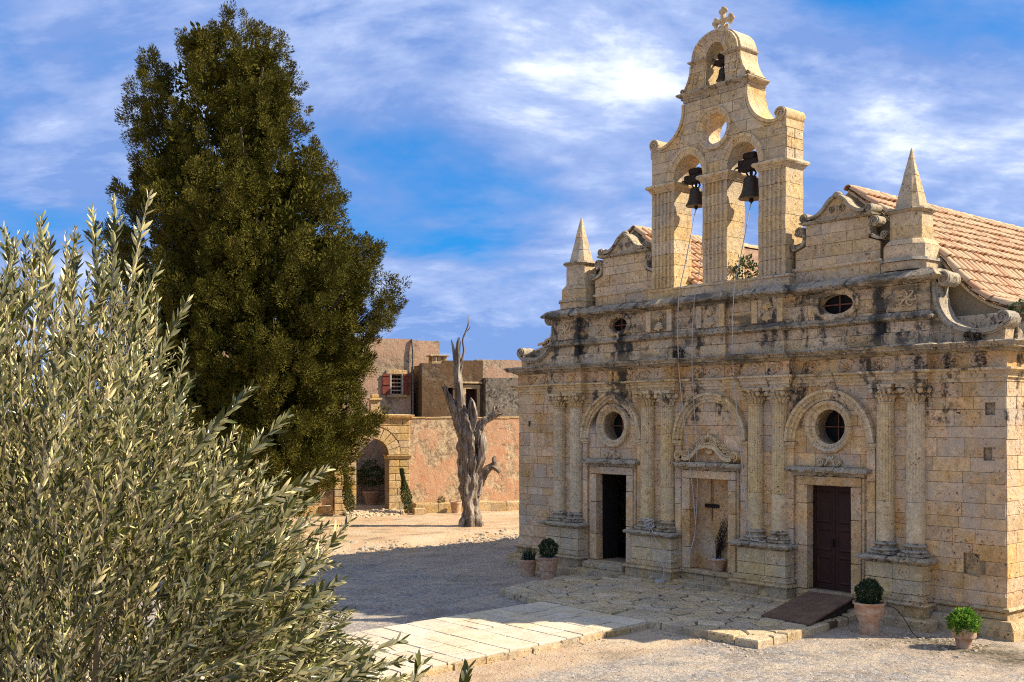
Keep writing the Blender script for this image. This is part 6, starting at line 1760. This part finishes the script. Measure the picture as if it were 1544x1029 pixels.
bd = unit(np.stack([np.cos(ba) * .55, np.sin(ba) * .55, np.full(nb_, .85)], 1) + gc_.normal(size=(nb_, 3)) * .12)
bt = gc_.random(nb_)
def plumes(C, D, T, per_c, spread, along, csz, per_s, sl, sw):
    """clumps round each centre, sprigs round each clump"""
    n = len(C)
    cc = np.repeat(C, per_c, 0); dd = np.repeat(D, per_c, 0); t_ = np.repeat(T, per_c)
    u = unit(gc_.normal(size=cc.shape)); r = gc_.random(len(cc)) ** .45
    off = u * (r * spread)[:, None]; off += dd * (np.sum(off * dd, 1) * along)[:, None]
    cc = cc + off
    ok_ = ~in_hole(cc[:, 0], cc[:, 2]); cc, dd, t_, u = cc[ok_], dd[ok_], t_[ok_], u[ok_]
    dd = unit(dd + u * .45)
    size = gc_.uniform(csz[0], csz[1], len(cc)); t_ = np.clip(t_ * .45 + gc_.random(len(cc)) * .55, 0, 1)
    p_ = np.repeat(cc, per_s, 0); d_ = np.repeat(dd, per_s, 0); s_ = np.repeat(size, per_s); tt_ = np.repeat(t_, per_s)
    u = unit(gc_.normal(size=p_.shape)); r = gc_.random(len(p_)) ** .36
    off = u * (r * s_)[:, None]; off += d_ * (np.sum(off * d_, 1) * .6)[:, None]
    return p_ + off, unit(d_ * .8 + u * .9 + gc_.normal(size=p_.shape) * .2), unit(u + gc_.normal(size=p_.shape) * .5), np.clip(tt_ * .65 + gc_.random(len(p_)) * .35, 0, 1), gc_.uniform(sl[0], sl[1], len(p_)), gc_.uniform(sw[0], sw[1], len(p_))
q1 = plumes(B, bd, bt, 22, .60, .75, (.11, .23), 130, (.07, .14), (.022, .040))
# inner filling: sprigs tinted darker to paint the shade deep in the crown
nf = 420
fz = gc_.uniform(SZ[0] + 1.2, SZ[-1] - 2.6, nf * 3); fw_ = np.interp(fz, SZ, (SR - SL) / 2); kp = gc_.random(nf * 3) < fw_ / 5.2; fz, fw_ = fz[kp][:nf], fw_[kp][:nf]; nf = len(fz)
fa = gc_.uniform(0, 6.283, nf); fe = np.maximum(fw_ - 1.15, .1) * np.sqrt(gc_.uniform(.15, 1, nf)) * .9
F_ = np.stack([np.interp(fz, SZ, (SR + SL) / 2) + fe * np.cos(fa), fe * np.sin(fa), fz], 1)
fd = unit(np.stack([np.cos(fa) * .4, np.sin(fa) * .4, np.ones(nf)], 1))
q2 = plumes(F_, fd, gc_.random(nf) * .3, 4, .55, .5, (.25, .45), 60, (.16, .26), (.09, .15))
P = np.concatenate([q1[0], q2[0]]); 
leaf_mesh('crown', P, np.concatenate([q1[1], q2[1]]), np.concatenate([q1[2], q2[2]]), np.concatenate([q1[4], q2[4]]), np.concatenate([q1[5], q2[5]]), np.concatenate([q1[3], q2[3]]), M['cypress'], cy, 'quad')
mb = MB(); mb.tube(spline([(0.1, 0, -.2), (0.0, 0, 2.0), (-.2, .1, 6.0), (-.6, 0, 11.0), (-.9, 0, 16.0), (-.95, 0, 17.4)], 5), [.62, .6, .58, .54, .5, .5, .48, .46, .44, .42, .40, .38, .36, .33, .30, .27, .24, .21, .18, .15, .13, .11, .09, .07, .05, .03], 14, lambda a, i: 1 + .1 * math.sin(4 * a + i * .3)); mb.obj('trunk', M['bark'], cy, smooth=60)
lr = random.Random(6)
for k in range(46):
    z = lr.uniform(1.5, 14.0); a = lr.uniform(0, 6.28); w = float(np.interp(z + 2, SZ, (SR - SL) / 2)) * lr.uniform(.55, .85)
    m0 = float(np.interp(z + 2, SZ, (SR + SL) / 2)); x0 = -.05 * z
    p = spline([(x0, 0, z), (x0 + (m0 - x0 + w * math.cos(a)) * .45, w * .45 * math.sin(a), z + .9), (m0 + w * math.cos(a), w * math.sin(a), z + 2.6)], 4)
    mb = MB(); mb.tube(p, [.13 * (1 - i / len(p)) + .02 for i in range(len(p))], 7); mb.obj('limb', M['bark'], cy, smooth=60)

# ------------------------------------------------------------------ olive tree close to the viewer
fw = Vector((-math.sin(TH), math.cos(TH), 0)); rt_ = Vector((math.cos(TH), math.sin(TH), 0))
OD = 5.2; OL = -2.05
ob = Vector(CAM) + fw * OD + rt_ * OL
ol = thing('olive_tree', 'silvery green olive tree with dense upright shoots in the foreground', 'olive tree', (ob.x, ob.y, 0.0), TH)
# local frame: x to the right, y away, z up
og = random.Random(23); on = np.random.default_rng(23)
LPo, LDo, LNo, LL, LW, LT = [], [], [], [], [], []
tw = MB()
def twig(p0, d0, L, bend=0.25, leafk=1.0, r0=0.0045, ll=0.059):
    p = np.array(p0, float); d = np.array(d0, float); d /= np.linalg.norm(d)
    step = 0.020; n = max(4, int(L / step)); side = np.cross(d, on.normal(size=3)); side /= np.linalg.norm(side)
    pts = [tuple(p)]
    tt = on.random() * .6
    for i in range(n):
        d = d + np.array([0, 0, bend * step * 1.6]) + on.normal(size=3) * .022; d /= np.linalg.norm(d)
        p = p + d * step
        if i % 3 == 2 or i == n - 1: pts.append(tuple(p))
        side = side - d * np.dot(side, d); side /= np.linalg.norm(side)
        if on.random() < leafk * (0.35 if i < n * .12 else 0.93):
            s2 = side if i % 2 == 0 else np.cross(d, side)
            f = i / n; sz = ll * (1.0 - .45 * max(0, f - .75) * 4) * on.uniform(.75, 1.15)
            for sg in (-1, 1):
                ld = d * on.uniform(.75, 1.05) + s2 * sg * on.uniform(.35, .75) + on.normal(size=3) * .12; ld /= np.linalg.norm(ld)
                nn = d * .9 - ld * .2 + on.normal(size=3) * .75
                LPo.append(p.copy()); LDo.append(ld); LNo.append(nn); LL.append(sz); LW.append(sz * on.uniform(.20, .28)); LT.append(min(1, max(0, tt + on.random() * .4)))
    tw.tube(pts, [r0 * (1 - .65 * i / len(pts)) for i in range(len(pts))], 4, cap=False)
    return p, d
def env_top(x):      # height of the leafy outline at lateral offset x (metres right of trunk)
    return float(np.interp(x, [-1.6, -.9, -.3, .17, .36, .52, .65, .80, 1.0, 1.19, 1.28, 1.38, 1.54], [4.80, 4.90, 4.94, 5.03, 4.76, 4.42, 4.22, 4.06, 3.86, 3.66, 3.36, 3.05, 2.85]))
# stems rising from the foot
stem_pts = []
for k in range(9):
    ax = og.uniform(-.8, .45); ay = og.uniform(-.6, .6); top = og.uniform(3.1, 3.7)
    q = spline([(og.uniform(-.05, .05), og.uniform(-.05, .05), 1.0), (ax * .25, ay * .25, 1.8), (ax * .6, ay * .6, 2.7), (ax, ay, top)], 5)
    mb = MB(); mb.tube(q, [.030 * (1 - .7 * i / len(q)) for i in range(len(q))], 7); mb.obj('branch', M['olivebark'], ol, smooth=60); stem_pts += q[6:]
mb = MB(); mb.tube(spline([(0, 0, -.1), (.03, 0, .5), (0, .02, 1.1)], 4), [.13, .11, .10, .095, .09, .085, .08, .075, .07], 10, lambda a, i: 1 + .12 * math.sin(3 * a + i)); mb.obj('trunk', M['olivebark'], ol, smooth=60)
cnt = 0
for k in range(2600):
    # tip chosen in the crown volume; the shoot grows up and outwards to it
    x = og.uniform(-1.5, 1.56); y = og.uniform(-1.0, 1.1)
    zt = env_top(x + .34 * max(0, y)); edge = abs(y) / 1.25
    zhi_ = zt - .42 * edge * edge - og.random() ** 1.2 * .06; zlo_ = 2.15
    f = og.random() ** .75
    z = zlo_ + (zhi_ - zlo_) * f
    if x > 1.0 and z < 2.5 + (x - 1) * .3: continue
    tip = np.array([x, y, z])
    outx = x * .42 + .10; 
    d = np.array([outx + og.gauss(0, .16), y * .30 + og.gauss(0, .16), 0.95 - .55 * max(0, x) * (1 if z < 3.9 else .6) + og.gauss(0, .12)]); d /= np.linalg.norm(d)
    L = og.uniform(.28, .62)
    twig(tip - d * L, d, L, bend=og.uniform(-.7, .6), leafk=og.uniform(.75, 1.0)); cnt += 1
# reaching shoots on the right-hand side, and tall ones on top
def shoot(tip, d, L, y=0.0):
    d = np.array(d, float); d /= np.linalg.norm(d); twig(np.array([tip[0], y, tip[1]]) - d * L, d, L, .12, 1.0, .005, .078)
def loc_px(px, py, dep): return (((px - 772) / FPX * dep) - OL, 4.039 + (636 - py) / FPX * dep)
for (px, py, dep, dx, dz, L) in ((500, 712, 4.6, .9, .42, .55), (443, 640, 4.8, .75, .6, .5), (385, 590, 4.9, .7, .7, .5), (545, 800, 4.4, .75, .62, .5), (608, 966, 4.3, .95, .30, .5), (606, 1002, 4.2, .95, .28, .45), (520, 880, 4.4, .8, .5, .5), (560, 1000, 4.2, .8, .45, .5),
                                 (636, 1006, 3.9, .35, .9, .16), (705, 1012, 3.8, .3, .95, .14), (480, 800, 4.5, .85, .5, .5), (430, 745, 4.7, .2, .95, .4), (292, 460, 5.0, .5, .8, .5), (245, 400, 5.1, .35, .9, .5), (205, 288, 5.2, .06, 1, .55), (180, 308, 5.2, .08, 1, .5), (148, 318, 5.3, .0, 1, .5), (70, 342, 5.3, -.05, 1, .5), (18, 345, 5.3, -.05, 1, .5), (110, 372, 5.2, .1, 1, .5), (60, 330, 4.9, 0, 1, .4), (500, 950, 4.3, .9, .4, .5), (470, 860, 4.4, .9, .45, .5)):
    lx, lz = loc_px(px, py, dep); shoot((lx, lz), (dx, 0, dz), L, dep - OD)
tw.obj('twigs', M['olivebark'], ol, smooth=60, kind='stuff', fix=False)
n = len(LPo)
leaf_mesh('leaves', np.array(LPo), np.array(LDo), unit(np.array(LNo)), np.array(LL), np.array(LW), np.array(LT), M['olive'], ol, 'leaf', 'stuff')
print('olive leaves', n, 'cypress sprigs', len(P))
